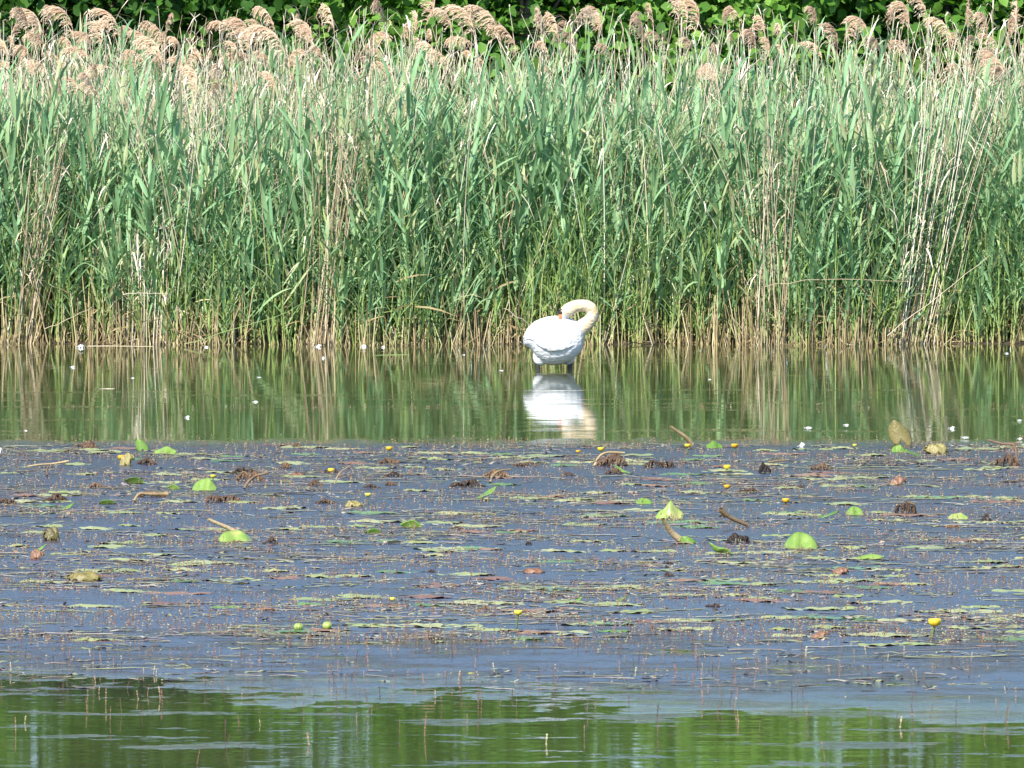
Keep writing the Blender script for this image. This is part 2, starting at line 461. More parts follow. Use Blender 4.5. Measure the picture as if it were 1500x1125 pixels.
# dead stalks and litter at the water's edge and dry stalks all through the bed
acc_d = Acc()
n = 2900
x = rg.uniform(-8.5, 8.5, n); y = edge_y(x) + rg.exponential(0.3, n) - 0.12 + 0.08 * np.sin(x * 5.3)
kp_ = (np.sin(x * 3.7 + 0.8) + np.sin(x * 1.9 + 2.2) * 0.8 + rg.normal(0, 0.45, n)) > -0.7
x, y = x[kp_], y[kp_]; n = len(x)
h = rg.uniform(0.10, 0.62, n) * rg.uniform(0.6, 1.2, n)
tilt = np.abs(rg.normal(0, 0.28, n)) + np.where(rg.random(n) < 0.12, rg.uniform(0.5, 1.2, n), 0); az = rg.uniform(0, 2 * math.pi, n)
tt = np.linspace(0, 1, 3)
z0 = gz(y) - 0.04
P = np.stack([x[:, None] + (h * np.sin(tilt) * np.cos(az))[:, None] * tt, y[:, None] + (0.5 * h * np.sin(tilt) * np.sin(az))[:, None] * tt,
              z0[:, None] + (h * np.cos(tilt))[:, None] * tt], -1)
V, F, al = tubes(P, rg.uniform(0.003, 0.0068, n)[:, None] * np.array([1, 1, 0.8])[None], 3)
acc_d.add(V, F, np.repeat(rg.random(n), 9), al)
# ragged dead leaves hanging low
n = 2200
x = rg.uniform(-8.5, 8.5, n); y = edge_y(x) + rg.uniform(0.0, 1.1, n); z0 = np.abs(rg.normal(0.1, 0.3, n)) + 0.02
az = rg.uniform(0, 2 * math.pi, n); Ln = rg.uniform(0.12, 0.42, n); dz = rg.normal(0.1, 0.5, n)
u = np.linspace(0, 1, 4)
dr = nrm(np.stack([np.cos(az), 0.6 * np.sin(az), dz], -1))
P = np.stack([x, y, z0], -1)[:, None] + dr[:, None] * (Ln[:, None] * u)[..., None]
P[..., 2] -= 0.25 * (Ln[:, None] * u ** 2)
P[..., 2] = np.maximum(P[..., 2], 0.012)
S = nrm(np.cross(dr, rg.normal(0, 1, (n, 3))))[:, None] + 0 * P
V, F, al, per = ribbons(P, rg.uniform(0.004, 0.011, n)[:, None] * np.array([0.7, 1, 0.8, 0.1])[None], S)
acc_d.add(V, F, np.repeat(np.clip(rg.normal(0.42, 0.25, n), 0, 1), per), al)
tag(acc_d.build('dead_stalks', [M_LITTER]), 'brown litter of broken dead reed stalks along the waterline', 'reed litter', kind='stuff')

# tall dry stalks (without plumes) standing among the green ones
acc_t = Acc()


def dry_stalks(acc, x, y, h, lean_x, rg, spread=0.07, r=(0.0042, 0.0075), tone=0.55):
    n = len(x); k = 6; tt = np.linspace(0, 1, k)
    lx = lean_x + rg.normal(0, spread, n); ly = rg.normal(0, spread, n); bx = rg.normal(0, 0.05, n)
    P = np.stack([x[:, None] + h[:, None] * (lx[:, None] * tt + bx[:, None] * tt ** 2), y[:, None] + h[:, None] * ly[:, None] * tt,
                  (gz(y) - 0.04)[:, None] + h[:, None] * tt], -1)
    V, F, al = tubes(P, rg.uniform(*r, n)[:, None] * (1 - 0.6 * tt)[None], 3)
    acc.add(V, F, np.repeat(np.clip(rg.normal(tone, 0.22, n), 0, 1), k * 3), al)
    # a few dry blades on each
    nl = 3; ri = np.repeat(np.arange(n), nl); m_ = n * nl
    ii = rg.integers(2, k, m_); A0 = P[ri, ii]
    az = rg.uniform(0, 2 * math.pi, m_); Ln = rg.uniform(0.15, 0.4, m_); u = np.linspace(0, 1, 4)
    out = np.stack([np.cos(az), np.sin(az), rg.uniform(0.2, 1.6, m_)], -1); out = nrm(out)
    Q = A0[:, None] + out[:, None] * (Ln[:, None] * u)[..., None]
    Q[..., 2] -= rg.uniform(0.2, 1.2, m_)[:, None] * Ln[:, None] * u ** 2
    S = nrm(np.cross(out, np.array([0.1, 0.2, 1.0])))[:, None] + 0 * Q
    V, F, al, per = ribbons(Q, rg.uniform(0.004, 0.010, m_)[:, None] * np.array([0.6, 1, 0.8, 0.1])[None], S)
    acc.add(V, F, np.repeat(np.clip(rg.normal(0.65, 0.2, m_), 0, 1), per), al)


n = 620
x = rg.uniform(-8.5, 8.5, n)
dry_stalks(acc_t, x, edge_y(x) + rg.uniform(0.1, 1.6, n), rg.uniform(1.3, 2.6, n), 0.03, rg, 0.22, tone=0.45)
n = 1500
x = rg.uniform(-8.5, 8.5, n)
dry_stalks(acc_t, x, edge_y(x) + rg.uniform(0.9, 8.0, n), rg.uniform(2.15, 2.95, n), 0.03, rg, 0.19)
n = 900                                                        # paler and thicker on the left, as in the photograph
x = rg.uniform(-8.5, -1.2, n)
dry_stalks(acc_t, x, edge_y(x) + rg.uniform(0.6, 7.0, n), rg.uniform(2.1, 2.7, n), 0.06, rg, 0.2)
tag(acc_t.build('dry_stalks', [M_DRY]), 'pale dry bare stalks of last year scattered through the green reeds', 'dry reeds', kind='stuff')

# clumps of pale dry stalks that stand out
clumps = [
    (30, 470, 0.16, 0.30, 26, 2.0, 'loose clump of pale dry stalks leaning right at the left end of the reeds'),
    (215, 470, 0.06, 0.45, 30, 1.3, 'brown dry stalk clump rising from the dark gap in the left reeds'),
    (1335, 480, 0.16, 0.42, 30, 3.0, 'tallest dry stalk clump, cream coloured, right of the swan in the green reeds'),
    (1130, 470, 0.02, 0.35, 26, 2.35, 'pale dry stalk clump halfway between the swan and the tallest cream clump'),
    (470, 440, 0.10, 0.45, 30, 2.6, 'thin straw coloured stalk clump in the reeds left of the swan'),
]
for px, py, lean, sp, cnt, hh, lab in clumps:
    c = W(px, 505)
    A_ = Acc(); x = rg.normal(c[0], sp * 0.35, cnt); y = edge_y(x) + np.abs(rg.normal(0.05, 0.12, cnt))
    dry_stalks(A_, x, y, hh * rg.uniform(0.75, 1.05, cnt), lean, rg, 0.05, (0.004, 0.007), 0.42)
    o = A_.build('dry_reed_clump', [M_DRY]); tag(o, lab, 'dry reeds', 'clumps of dry reed stalks')

# individual green reeds along the front of the bed
protos = []
for i in range(9):
    r2 = np.random.default_rng(300 + i)
    root = empty('green_reed', (0, 0, 0))
    s_, l_ = Acc(), Acc()
    add_reeds(s_, l_, np.zeros((1, 3)), np.array([1.85 + 0.06 * i]), r2, n_leaf=12, leafs_from=0.24, lean=0.07, seg=6, wide=(0.016, 0.03), ll=(0.32, 0.7))
    s_.build('stem', [M_STEM], root); l_.build('leaves', [M_LEAF], root)
    tag(root, 'green reed with long blue-green blades at the front edge of the reed bed', 'reed', 'green reeds along the front of the bed')
    remember(root); protos.append(root)
xs_ = np.linspace(-5.6, 5.6, 270) + rg.normal(0, 0.05, 270)
for i, x in enumerate(xs_):
    o = protos[i] if i < len(protos) else copy_tree(protos[int(rg.integers(len(protos)))])
    sc = float(rg.uniform(0.5, 1.12)); yy = float(edge_y(np.array(x))) - 0.05 + 0.75 * max(0.0, sc - 0.5) + rg.uniform(0, 0.2)
    o.location = (x, yy, float(gz(yy)) - 0.04)
    o.scale = (0.5 + 0.5 * sc, 0.5 + 0.5 * sc, sc); o.rotation_euler = (0, 0, float(rg.uniform(0, 6.28)))


# plumed dry reeds
def plume_acc(rg, L=0.34):
    A_ = Acc(); kx = 9; u = np.linspace(0, 1, kx)
    th = R(6) + R(80) * u ** 1.5                       # nods towards -X
    st = np.stack([-np.sin(th), 0 * th, np.cos(th)], -1) * (L / kx)
    ax = np.concatenate([[np.zeros(3)], np.cumsum(st, 0)[:-1]])
    V, F, al = tubes(ax, np.linspace(0.003, 0.001, kx)[None], 3); A_.add(V, F, 0.6, al)
    nb = 40
    f = rg.uniform(0, 1, nb) ** 0.9 * (kx - 1.01); i0 = f.astype(int); w = (f - i0)[:, None]
    A0 = ax[i0] * (1 - w) + ax[i0 + 1] * w; T = nrm(st)[i0]
    az = rg.uniform(0, 2 * math.pi, nb); fr = f / (kx - 1)
    out = np.stack([0.5 * np.cos(az) - 0.55, 0.6 * np.sin(az), 0 * az], -1)
    Ln = rg.uniform(0.13, 0.24, nb) * (1.0 - 0.5 * fr); k = 6; q = np.linspace(0, 1, k)
    d = nrm(T * 1.1 + out * rg.uniform(0.15, 0.6, nb)[:, None])
    P = A0[:, None] + d[:, None] * (Ln[:, None] * q)[..., None]
    P[..., 2] -= rg.uniform(0.55, 1.15, nb)[:, None] * Ln[:, None] * q ** 2.2
    P[..., 0] -= 0.35 * Ln[:, None] * q ** 2
    S = nrm(np.cross(d, rg.normal(0, 1, (nb, 3)) * 0.5 + np.array([0, 1.0, 0])))[:, None] + 0 * P
    va = np.clip(rg.normal(0.55, 0.2, nb), 0, 1)
    V, F, al, per = ribbons(P, np.full((nb, 1), 0.0032) * np.array([0.5, 0.8, 1, 1, 0.8, 0.3])[None], S)
    A_.add(V, F, np.repeat(va, per), al)
    # silky spikelets laid along every hanging branch
    ns = 11; bi = np.repeat(np.arange(nb), ns); m_ = nb * ns
    g = rg.uniform(0.12, 1, m_) * (k - 1.01); j0 = g.astype(int); w = (g - j0)[:, None]
    B0 = P[bi, j0] * (1 - w) + P[bi, j0 + 1] * w
    dd = nrm(nrm(P[bi, j0 + 1] - P[bi, j0]) + rg.normal(0, 0.2, (m_, 3)))
    sl = rg.uniform(0.02, 0.045, m_); e = np.array([0, 0.5, 1.0])
    Q = B0[:, None] + dd[:, None] * (sl[:, None] * e)[..., None]
    S = nrm(np.cross(dd, rg.normal(0, 0.6, (m_, 3)) + np.array([0, 1.0, -0.3])))[:, None] + 0 * Q
    V, F, al, per = ribbons(Q, rg.uniform(0.0025, 0.005, m_)[:, None] * np.array([0.5, 1, 0.15])[None], S)
    A_.add(V, F, np.repeat(np.clip(va[bi] + rg.normal(0, 0.15, m_), 0, 1), per), al)
    return A_


dry_protos = []
for i in range(7):
    r2 = np.random.default_rng(500 + i)
    root = empty('plumed_reed', (0, 0, 0))
    k = 8; tt = np.linspace(0, 1, k); H = 2.6
    lean = r2.uniform(-0.10, 0.03)
    P = np.stack([H * (lean * tt + r2.normal(0, 0.03) * tt ** 2), H * r2.normal(0, 0.03) * tt, H * tt], -1)
    A_ = Acc(); V, F, al = tubes(P, (0.0058 * (1 - 0.6 * tt))[None], 4); A_.add(V, F, 0.7, al); A_.build('stem', [M_DRY], root)
    pl = plume_acc(r2, 0.30 + 0.03 * i).build('plume', [M_PLUME], root); pl.location = [float(v) for v in P[-1]]
    A_ = Acc(); nl = 4
    for j in range(nl):
        A0 = P[3 + j % 4]; az = r2.uniform(0, 6.28); u = np.linspace(0, 1, 5); Ln = r2.uniform(0.2, 0.42)
        d = nrm(np.array([math.cos(az), math.sin(az), r2.uniform(0.5, 1.6)]))
        Q = (A0 + d * (Ln * u)[:, None])[None]; Q[..., 2] -= r2.uniform(0.3, 1.3) * Ln * u ** 2
        S = nrm(np.cross(d, [0, 0.2, 1.0]))[None, None] + 0 * Q
        V, F, al, per = ribbons(Q, (0.009 * np.array([0.6, 1, 1, 0.7, 0.1]))[None], S); A_.add(V, F, r2.uniform(0.4, 0.95), al)
    A_.build('dry_leaves', [M_DRY], root)
    tag(root, 'dry pale reed stalk topped by a drooping tan feathery plume', 'reed', 'plumed dry reeds above the green bed')
    remember(root); dry_protos.append((root, lean))
tips = [(5, 10), (36, 18), (72, 17), (85, 26), (117, 25), (190, 32), (205, 60), (238, 26), (250, 55), (275, 42), (262, 70), (330, 28), (352, 45), (380, 50), (410, 24), (435, 8),
        (460, 40), (480, 66), (130, 65), (145, 50), (165, 48), (100, 85), (118, 98), (95, 130), (155, 128), (307, 120), (345, 125), (250, 88), (400, 75), (425, 84), (20, 60), (55, 70),
        (513, 24), (533, 44), (547, 70), (575, 80), (585, 4), (590, 36), (620, 8), (640, 36), (610, 60), (660, 16), (680, 28), (715, 14), (740, 38), (760, 52), (695, 62), (795, 28),
        (830, 8), (845, 36), (880, 24), (905, 30), (935, 34), (950, 52), (955, 8), (990, 10), (520, 202), (670, 82), (1010, 8), (1030, 22), (1082, 4), (1070, 42), (1100, 38), (1125, 26),
        (1155, 30), (1190, 10), (1215, 42), (1250, 46), (1300, 8), (1270, 18), (1330, 18), (1370, 8), (1400, 8), (1420, 20), (1455, 28), (1480, 62), (1490, 22), (1372, 52), (1345, 58),
        (1290, 54), (1205, 64), (1472, 108), (1395, 40), (640, 75), (800, 62), (860, 60), (900, 66), (985, 50), (1060, 70), (720, 70), (560, 100), (300, 66), (225, 92), (60, 100)]
for _ in range(50):
    tips.append((rg.uniform(-260, 1760), rg.uniform(20, 110)))
for _ in range(35):
    tips.append((rg.uniform(-100, 520), rg.uniform(40, 120)))
for i, (px, py) in enumerate(tips):
    if i < len(dry_protos): o, lean = dry_protos[i]
    else:
        src, lean = dry_protos[int(rg.integers(len(dry_protos)))]; o = copy_tree(src)
    Yd = 103.0 + rg.uniform(0, 5.0) if py < 110 else 101.3
    p = at_dist(px, py - 12, Yd)
    zb = float(gz(Yd)); sc = (p[2] - zb) / 2.86
    rz = float(rg.normal(0, 0.6)) if rg.random() < 0.7 else float(rg.uniform(0, 6.28))
    x0 = p[0] - sc * 2.6 * lean * math.cos(rz)
    o.location = (float(x0), Yd, zb); g = 0.62 + 0.42 * rg.random()
    o.scale = (sc, sc, sc); o.rotation_euler = (0, 0, rz)
    if i >= len(dry_protos):
        for ch in o.children:
            if ch.name.startswith('plume'): ch.scale = (g * rg.uniform(0.75, 1.2), g, g * rg.uniform(0.85, 1.2)); ch.rotation_euler = (float(rg.normal(0, 0.15)), float(rg.normal(0, 0.3)), float(rg.normal(0, 0.5)))

# single bent or fallen stalks one can make out
bent = [
    ([(738, 452, 0.0), (758, 464, 0.0), (778, 478, 0.0)], 'short straw coloured stalk slanting down behind the tail of the swan', M_DRY, 99.9),
    ([(1072, 463, 0), (1092, 486, 0), (1104, 504, 0)], 'white bleached stalk slanting into the water right of the swan', M_DRY, 100.0),
    ([(1120, 420, 0), (1170, 413, 0), (1240, 408, 0), (1335, 413, 0)], 'long fallen stalk lying nearly level across the right reeds', M_DRY, 100.0),
    ([(1300, 492, 0), (1380, 430, 0), (1450, 375, 0)], 'long straw stalk leaning up to the right beside the leafy water plant', M_DRY, 100.0),
    ([(270, 504, 0), (340, 484, 0), (410, 463, 0), (455, 440, 0)], 'yellow green stalk arching low over the water at the left reeds', M_STEM, 99.95),
    ([(65, 482, 0), (100, 468, 0), (135, 450, 0)], 'pale fallen stalk propped low in the far left reeds', M_DRY, 100.0),
    ([(180, 432, 0), (210, 429, 0), (245, 431, 0)], 'thin curved stalk bridging the dark gap in the left reeds', M_DRY, 100.1),
]
for pts, lab, mt, Yd in bent:
    q = np.array([at_dist(px, py, Yd) for px, py, _ in pts]); u = np.linspace(0, len(q) - 1, 9)
    P = np.stack([np.interp(u, np.arange(len(q)), q[:, c]) for c in range(3)], -1); P[:, 1] += np.linspace(0, 0.12, 9); P[1:-1] += np.random.default_rng(len(lab)).normal(0, 0.006, (7, 3))
    A_ = Acc(); V, F, al = tubes(P, np.linspace(0.0042, 0.0022, 9)[None], 6); A_.add(V, F, 0.35, np.clip(al + 0.1, 0, 1))
    tag(A_.build('loose_stalk', [mt]), lab, 'reed stalk', 'single fallen reed stalks')
float_st = [((128, 507), (225, 507), 'straw stalk floating along the waterline below the left reeds', M_DRY),
            ((545, 521), (600, 519), 'short green reed blade floating on the calm water left of the swan', M_STEM), ((430 / 3, 570), (505 / 3, 569), 'short white sliver of stalk adrift on the calm water at left', M_DRY)]
for (x0, y0), (x1, y1), lab, mt in float_st:
    p0, p1 = W(x0, y0, 0.001), W(x1, y1, 0.001); u = np.linspace(0, 1, 8)[:, None]
    P = p0 * (1 - u) + p1 * u; P[:, 1] += 0.05 * np.sin(u[:, 0] * 5)
    A_ = Acc(); V, F, al = tubes(P, np.linspace(0.0045, 0.0025, 8)[None] * np.array([1, .8, 1, .6, 1, .7, .9, .8]), 6); A_.add(V, F, 0.55, 0.9)
    tag(A_.build('floating_stalk', [mt]), lab, 'reed stalk', 'stalks adrift on the water')


# ------------------------------------------------------------------ trees and shrubs behind
def leaf_cloud(acc, C, rg, size=(0.05, 0.085), tone=0.5):
    n = len(C)
    d = nrm(rg.normal(0, 1, (n, 3)) + np.array([0, -0.3, -0.35])); L_ = rg.uniform(*size, n); u = np.array([0, 0.35, 0.7, 1.0])
    P = C[:, None] + d[:, None] * (L_[:, None] * u * 1.7)[..., None]
    P[..., 2] -= (0.25 * L_)[:, None] * u ** 2
    up = nrm(rg.normal(0, 0.55, (n, 3)) + np.array([0, -0.35, 1.0]))
    S = nrm(np.cross(d, up)); N2 = np.cross(S, d)
    V, F, al, per = ribbons(P, L_[:, None] * np.array([0.12, 0.62, 0.5, 0.03])[None], S[:, None] + 0 * P, 0.2, N2[:, None] + 0 * P)
    acc.add(V, F, np.repeat(np.clip(rg.normal(tone, 0.2, n), 0, 1), per), al)


def make_tree(name, loc, H, rx, ry, z0, n_clump, per_clump, seed, label, cat, group=None, size=(0.05, 0.085)):
    rg = np.random.default_rng(seed)
    root = empty(name, loc)
    # trunk with limbs
    A_ = Acc(); k = 8; tt = np.linspace(0, 1, k)
    P = np.stack([0.25 * np.sin(tt * 3 + seed), 0.2 * np.sin(tt * 2.2 + seed * 2), H * 0.85 * tt], -1)
    r0 = 0.028 * H
    V, F, al = tubes(P, (r0 * (1 - 0.85 * tt) + 0.01)[None], 8); A_.add(V, F, 0.5, al)
    zc = (z0 + H) / 2; hz = (H - z0) / 2
    cl = []
    while len(cl) < n_clump:
        v = rg.uniform(-1, 1, 3); q = (np.abs(v) ** 3).sum() ** (1 / 3)
        if q > 1 or q < 0.35: continue
        wob = 0.8 + 0.25 * math.sin(3 * math.atan2(v[1], v[0]) + seed) + 0.12 * math.sin(5 * v[2] + seed)
        cl.append((v[0] * rx * wob, v[1] * ry * wob, zc + v[2] * hz))
    cl = np.array(cl)
    for j in rg.choice(len(cl), min(26, len(cl)), replace=False):
        i = int(np.clip(cl[j, 2] / (H * 0.85) * 0.7 * k, 1, k - 2)); a0 = P[i]; e = cl[j]
        mid = (a0 + e) / 2 + np.array([0, 0, 0.15])
        Q = np.array([a0, (a0 + mid) / 2 + 0.03, mid, (mid + e) / 2, e])
        V, F, al = tubes(Q, np.linspace(r0 * 0.32, 0.006, 5)[None], 5); A_.add(V, F, 0.5, al)
    A_.build('trunk', [M_BARK], root)
    C = np.repeat(cl, per_clump, 0) + rg.normal(0, 1, (len(cl) * per_clump, 3)) * np.array([0.26, 0.26, 0.16]) * rg.uniform(0.6, 1.5, (len(cl), 1)).repeat(per_clump, 0)
    C = C[C[:, 2] > 0.15]
    A_ = Acc(); leaf_cloud(A_, C, rg, size, (0.62, 0.55, 0.2, 0.6, 0.42)[seed % 5]); A_.build('crown', [M_TLEAF], root)
    tag(root, label, cat, group)
    return root


shr = [(-6.2, 'bright green leafy shrub behind the left end of the reeds', 1), (-4.1, 'leafy shrub with dense small leaves behind the drooping left plumes', 2),
       (-2.0, 'dark gapped shrub above the reeds between the left plumes', 3), (0.2, 'shaded deep green shrub straight above the swan behind the plumes', 4),
       (2.3, 'yellow green lit shrub behind the plumes right of the swan', 5), (4.3, 'shrub with large glossy leaves behind the right plumes', 6), (6.6, 'leafy shrub behind the far right end of the reeds', 7)]
for x, lab, sd in shr:
    make_tree('shrub', (x, 110.8 + 0.4 * math.sin(sd * 2.3), 0.25), 4.3 + 0.5 * math.sin(sd * 1.7), 1.5, 0.9, 0.5, 130, 60, sd, lab, 'shrub', 'shrubs behind the reed bed', size=(0.055, 0.095))
trs = [(-9.5, 112.8, 6.6), (-6.4, 113.6, 6.9), (-3.9, 113.0, 6.5), (-1.4, 113.4, 6.8), (1.1, 113.8, 6.6), (3.6, 113.0, 6.9), (6.3, 113.5, 6.6), (8.9, 113.7, 6.8), (11.6, 112.9, 6.6)]
for i, (x, y, h) in enumerate(trs):
    make_tree('tree', (x, y, 0.35), h, 2.3, 1.4, 0.9, 210, 65, 40 + i, 'broad leafy tree rising behind the shrubs beyond the reed bed', 'tree', 'trees beyond the reed bed', size=(0.06, 0.1))

# leafy plant at the right foot of the reeds
root = empty('leafy_plant', W(1345, 500) + np.array([0, -0.1, 0]))
A_ = Acc(); B_ = Acc(); r2 = np.random.default_rng(77); Cs = []
for j in range(14):
    az = r2.uniform(0, 6.28); hh = r2.uniform(0.15, 0.4); u = np.linspace(0, 1, 5)
    P = np.stack([0.16 * math.cos(az) * u, 0.1 * math.sin(az) * u, hh * u], -1); V, F, al = tubes(P, np.linspace(0.005, 0.002, 5)[None], 4); A_.add(V, F, 0.5, 0.8)
    for q in range(16): Cs.append(P[int(r2.integers(1, 5))] + r2.normal(0, 0.03, 3))
A_.build('stems', [M_FSTEM], root); leaf_cloud(B_, np.array(Cs), r2, (0.02, 0.034)); B_.build('leaves', [M_TLEAF], root)
tag(root, 'small bright green leafy plant at the foot of the right reeds', 'plant')

# ------------------------------------------------------------------ swan
def zm(zx, zy, depth=0.0):
    """zoomed-crop pixel of the photograph -> local metres of the swan"""
    return np.array([(zx - 480) * 0.001392, depth, (610 - zy) * 0.001392])


swan = empty('swan', W(811, 541))
tag(swan, 'white swan standing in shallow water preening with its neck curled onto its back', 'swan')


def loft(sections, ns=28):
    """sections: (x, z_top, z_bot, half_width, y_c) closed ends"""
    V, F = [], []
    for x, zt, zb, hw, yc in sections:
        for j in range(ns):
            a_ = 2 * math.pi * j / ns; c, s = math.cos(a_), math.sin(a_)
            sq = lambda v, p: math.copysign(abs(v) ** p, v)
            V.append((x, yc + hw * sq(c, 0.9), (zt + zb) / 2 + (zt - zb) / 2 * sq(s, 0.92)))
    n = len(sections)
    for i in range(n - 1):
        for j in range(ns):
            F.append((i * ns + j, i * ns + (j + 1) % ns, (i + 1) * ns + (j + 1) % ns, (i + 1) * ns + j))
    F.append(tuple(range(ns))[::-1]); F.append(tuple((n - 1) * ns + j for j in range(ns)))
    return V, F


secs_px = [(288, 422, 448, 30), (297, 394, 457, 80), (316, 358, 468, 108), (345, 326, 492, 128), (372, 307, 540, 142), (405, 293, 566, 150), (445, 282, 584, 155), (490, 277, 586, 155),
           (540, 278, 576, 150), (590, 287, 556, 138), (630, 306, 522, 118), (656, 334, 494, 92), (670, 372, 468, 62), (677, 410, 440, 25)]
body_secs = [(zm(x, 0)[0], zm(0, a_)[2], zm(0, b_)[2], hw * 0.001392, 0.0) for x, a_, b_, hw in secs_px]
V, F = loft(body_secs)
neck_px = [(600, 400, 0.0, 70), (628, 368, -0.01, 62), (660, 342, -0.02, 50), (697, 314, -0.03, 40), (722, 283, -0.04, 36), (729, 250, -0.045, 35), (717, 222, -0.05, 35), (690, 206, -0.055, 35),
           (655, 202, -0.06, 34.5), (622, 207, -0.065, 35), (594, 219, -0.07, 38), (570, 234, -0.075, 40), (550, 251, -0.08, 34), (538, 264, -0.085, 25)]
NP = np.array([zm(x, y, d) for x, y, d, r_ in neck_px]); NR = np.array([r_ * 0.001392 * (1.0 if q_ < 3 else 1.12) for q_, (*_, r_) in enumerate(neck_px)])
u = np.linspace(0, len(NP) - 1, 60); NPs = np.stack([np.interp(u, np.arange(len(NP)), NP[:, c]) for c in range(3)], -1); NRs = np.interp(u, np.arange(len(NP)), NR)
for _ in range(4):
    NPs[1:-1] = (NPs[:-2] + 2 * NPs[1:-1] + NPs[2:]) / 4; NRs[1:-1] = (NRs[:-2] + 2 * NRs[1:-1] + NRs[2:]) / 4
nv, nf, _ = tubes(NPs, NRs[None], 20)
o0 = len(V); V += [tuple(v) for v in nv]; F += [tuple(int(q) + o0 for q in f) for f in nf]
ends = [tuple(o0 + j for j in range(20))[::-1], tuple(o0 + 59 * 20 + j for j in range(20))]
F += ends
# cap of the head
ns = 16


def blob(c, rad, V, F, ns=16):
    o0 = len(V)
    for i in range(ns + 1):
        th = math.pi * i / ns
        for j in range(ns):
            ph = 2 * math.pi * j / ns
            V.append((c[0] + rad[0] * math.sin(th) * math.cos(ph), c[1] + rad[1] * math.sin(th) * math.sin(ph), c[2] + rad[2] * math.cos(th)))
    for i in range(ns):
        for j in range(ns):
            F.append((o0 + i * ns + j, o0 + (i + 1) * ns + j, o0 + (i + 1) * ns + (j + 1) % ns, o0 + i * ns + (j + 1) % ns))


blob(zm(562, 240, -0.078), (0.060, 0.050, 0.056), V, F)
blob(zm(537, 268, -0.085), (0.036, 0.034, 0.040), V, F)
for sx, sy in ((-0.118, -0.05), (0.125, 0.06)):                   # feathered thighs
    blob((sx, sy, 0.112), (0.068, 0.055, 0.078), V, F)
tmp_me = bpy.data.meshes.new('swan_tmp'); tmp_me.from_pydata(V, [], F); tmp_me.update()
tmp = bpy.data.objects.new('swan_tmp', tmp_me); COL.objects.link(tmp)
md = tmp.modifiers.new('r', 'REMESH'); md.mode = 'VOXEL'; md.voxel_size = 0.0075
md = tmp.modifiers.new('s', 'SMOOTH'); md.factor = 0.6; md.iterations = 5
dg = bpy.context.evaluated_depsgraph_get(); dg.update()
body_me = bpy.data.meshes.new_from_object(tmp.evaluated_get(dg))
body_me.name = 'body'
bpy.data.objects.remove(tmp)
m, t, N, L, b = new_mat('swan_plumage')
tc = N.new('ShaderNodeTexCoord'); sp = N.new('ShaderNodeSeparateXYZ'); L.new(tc.outputs['Object'], sp.inputs[0])
# warm stain on head and neck: above the back line and towards the front
hx = N.new('ShaderNodeMapRange'); hx.interpolation_type = 'SMOOTHSTEP'; L.new(sp.outputs['Z'], hx.inputs['Value']); hx.inputs['From Min'].default_value = 0.455; hx.inputs['From Max'].default_value = 0.50
hy = N.new('ShaderNodeMapRange'); hy.interpolation_type = 'SMOOTHSTEP'; L.new(sp.outputs['X'], hy.inputs['Value']); hy.inputs['From Min'].default_value = 0.225; hy.inputs['From Max'].default_value = 0.275
hm = N.new('ShaderNodeMath'); hm.operation = 'MAXIMUM'; L.new(hx.outputs[0], hm.inputs[0]); L.new(hy.outputs[0], hm.inputs[1])
hn = N.new('ShaderNodeTexNoise'); hn.inputs['Scale'].default_value = 14; hn.inputs['Detail'].default_value = 5; L.new(tc.outputs['Object'], hn.inputs['Vector'])
h2 = N.new('ShaderNodeMapRange'); L.new(hn.outputs['Fac'], h2.inputs['Value']); h2.inputs['From Min'].default_value = 0.3; h2.inputs['From Max'].default_value = 0.7; h2.inputs['To Min'].default_value = 0.55; h2.inputs['To Max'].default_value = 1.0
h3 = N.new('ShaderNodeMath'); h3.operation = 'MULTIPLY'; L.new(hm.outputs[0], h3.inputs[0]); L.new(h2.outputs[0], h3.inputs[1])
mx = N.new('ShaderNodeMixRGB'); L.new(h3.outputs[0], mx.inputs[0]); mx.inputs[1].default_value = (0.63, 0.63, 0.62, 1); mx.inputs[2].default_value = (0.56, 0.42, 0.235, 1)
L.new(mx.outputs[0], b.inputs['Base Color']); b.inputs['Roughness'].default_value = 0.8; b.inputs['Specular IOR Level'].default_value = 0.15
vr = N.new('ShaderNodeTexVoronoi'); vr.inputs['Scale'].default_value = 30
mp = N.new('ShaderNodeMapping'); L.new(tc.outputs['Object'], mp.inputs[0]); mp.inputs['Scale'].default_value = (0.7, 1, 1.2); L.new(mp.outputs[0], vr.inputs['Vector'])
fn = N.new('ShaderNodeTexNoise'); fn.inputs['Scale'].default_value = 60; L.new(mp.outputs[0], fn.inputs['Vector'])
sm = N.new('ShaderNodeMath'); sm.operation = 'ADD'; L.new(vr.outputs['Distance'], sm.inputs[0]); L.new(fn.outputs['Fac'], sm.inputs[1])
bp = N.new('ShaderNodeBump'); bp.inputs['Strength'].default_value = 0.45; bp.inputs['Distance'].default_value = 0.014; L.new(sm.outputs[0], bp.inputs['Height']); L.new(bp.outputs[0], b.inputs['Normal'])
M_SWAN = m
body_me.materials.clear(); body_me.materials.append(M_SWAN)
body_me.polygons.foreach_set('use_smooth', np.ones(len(body_me.polygons), bool))
body = bpy.data.objects.new('body', body_me); COL.objects.link(body); body.parent = swan


def simple_mat(name, col, rough=0.5):
    m, t, N, L, b = new_mat(name)
    tc = N.new('ShaderNodeTexCoord'); nz = N.new('ShaderNodeTexNoise'); nz.inputs['Scale'].default_value = 40; L.new(tc.outputs['Object'], nz.inputs['Vector'])
    r = ramp(N, [(0.3, tuple(0.85 * c for c in col)), (0.7, tuple(min(1, 1.1 * c) for c in col))]); L.new(nz.outputs['Fac'], r.inputs['Fac']); L.new(r.outputs[0], b.inputs['Base Color'])
    b.inputs['Roughness'].default_value = rough
    return m


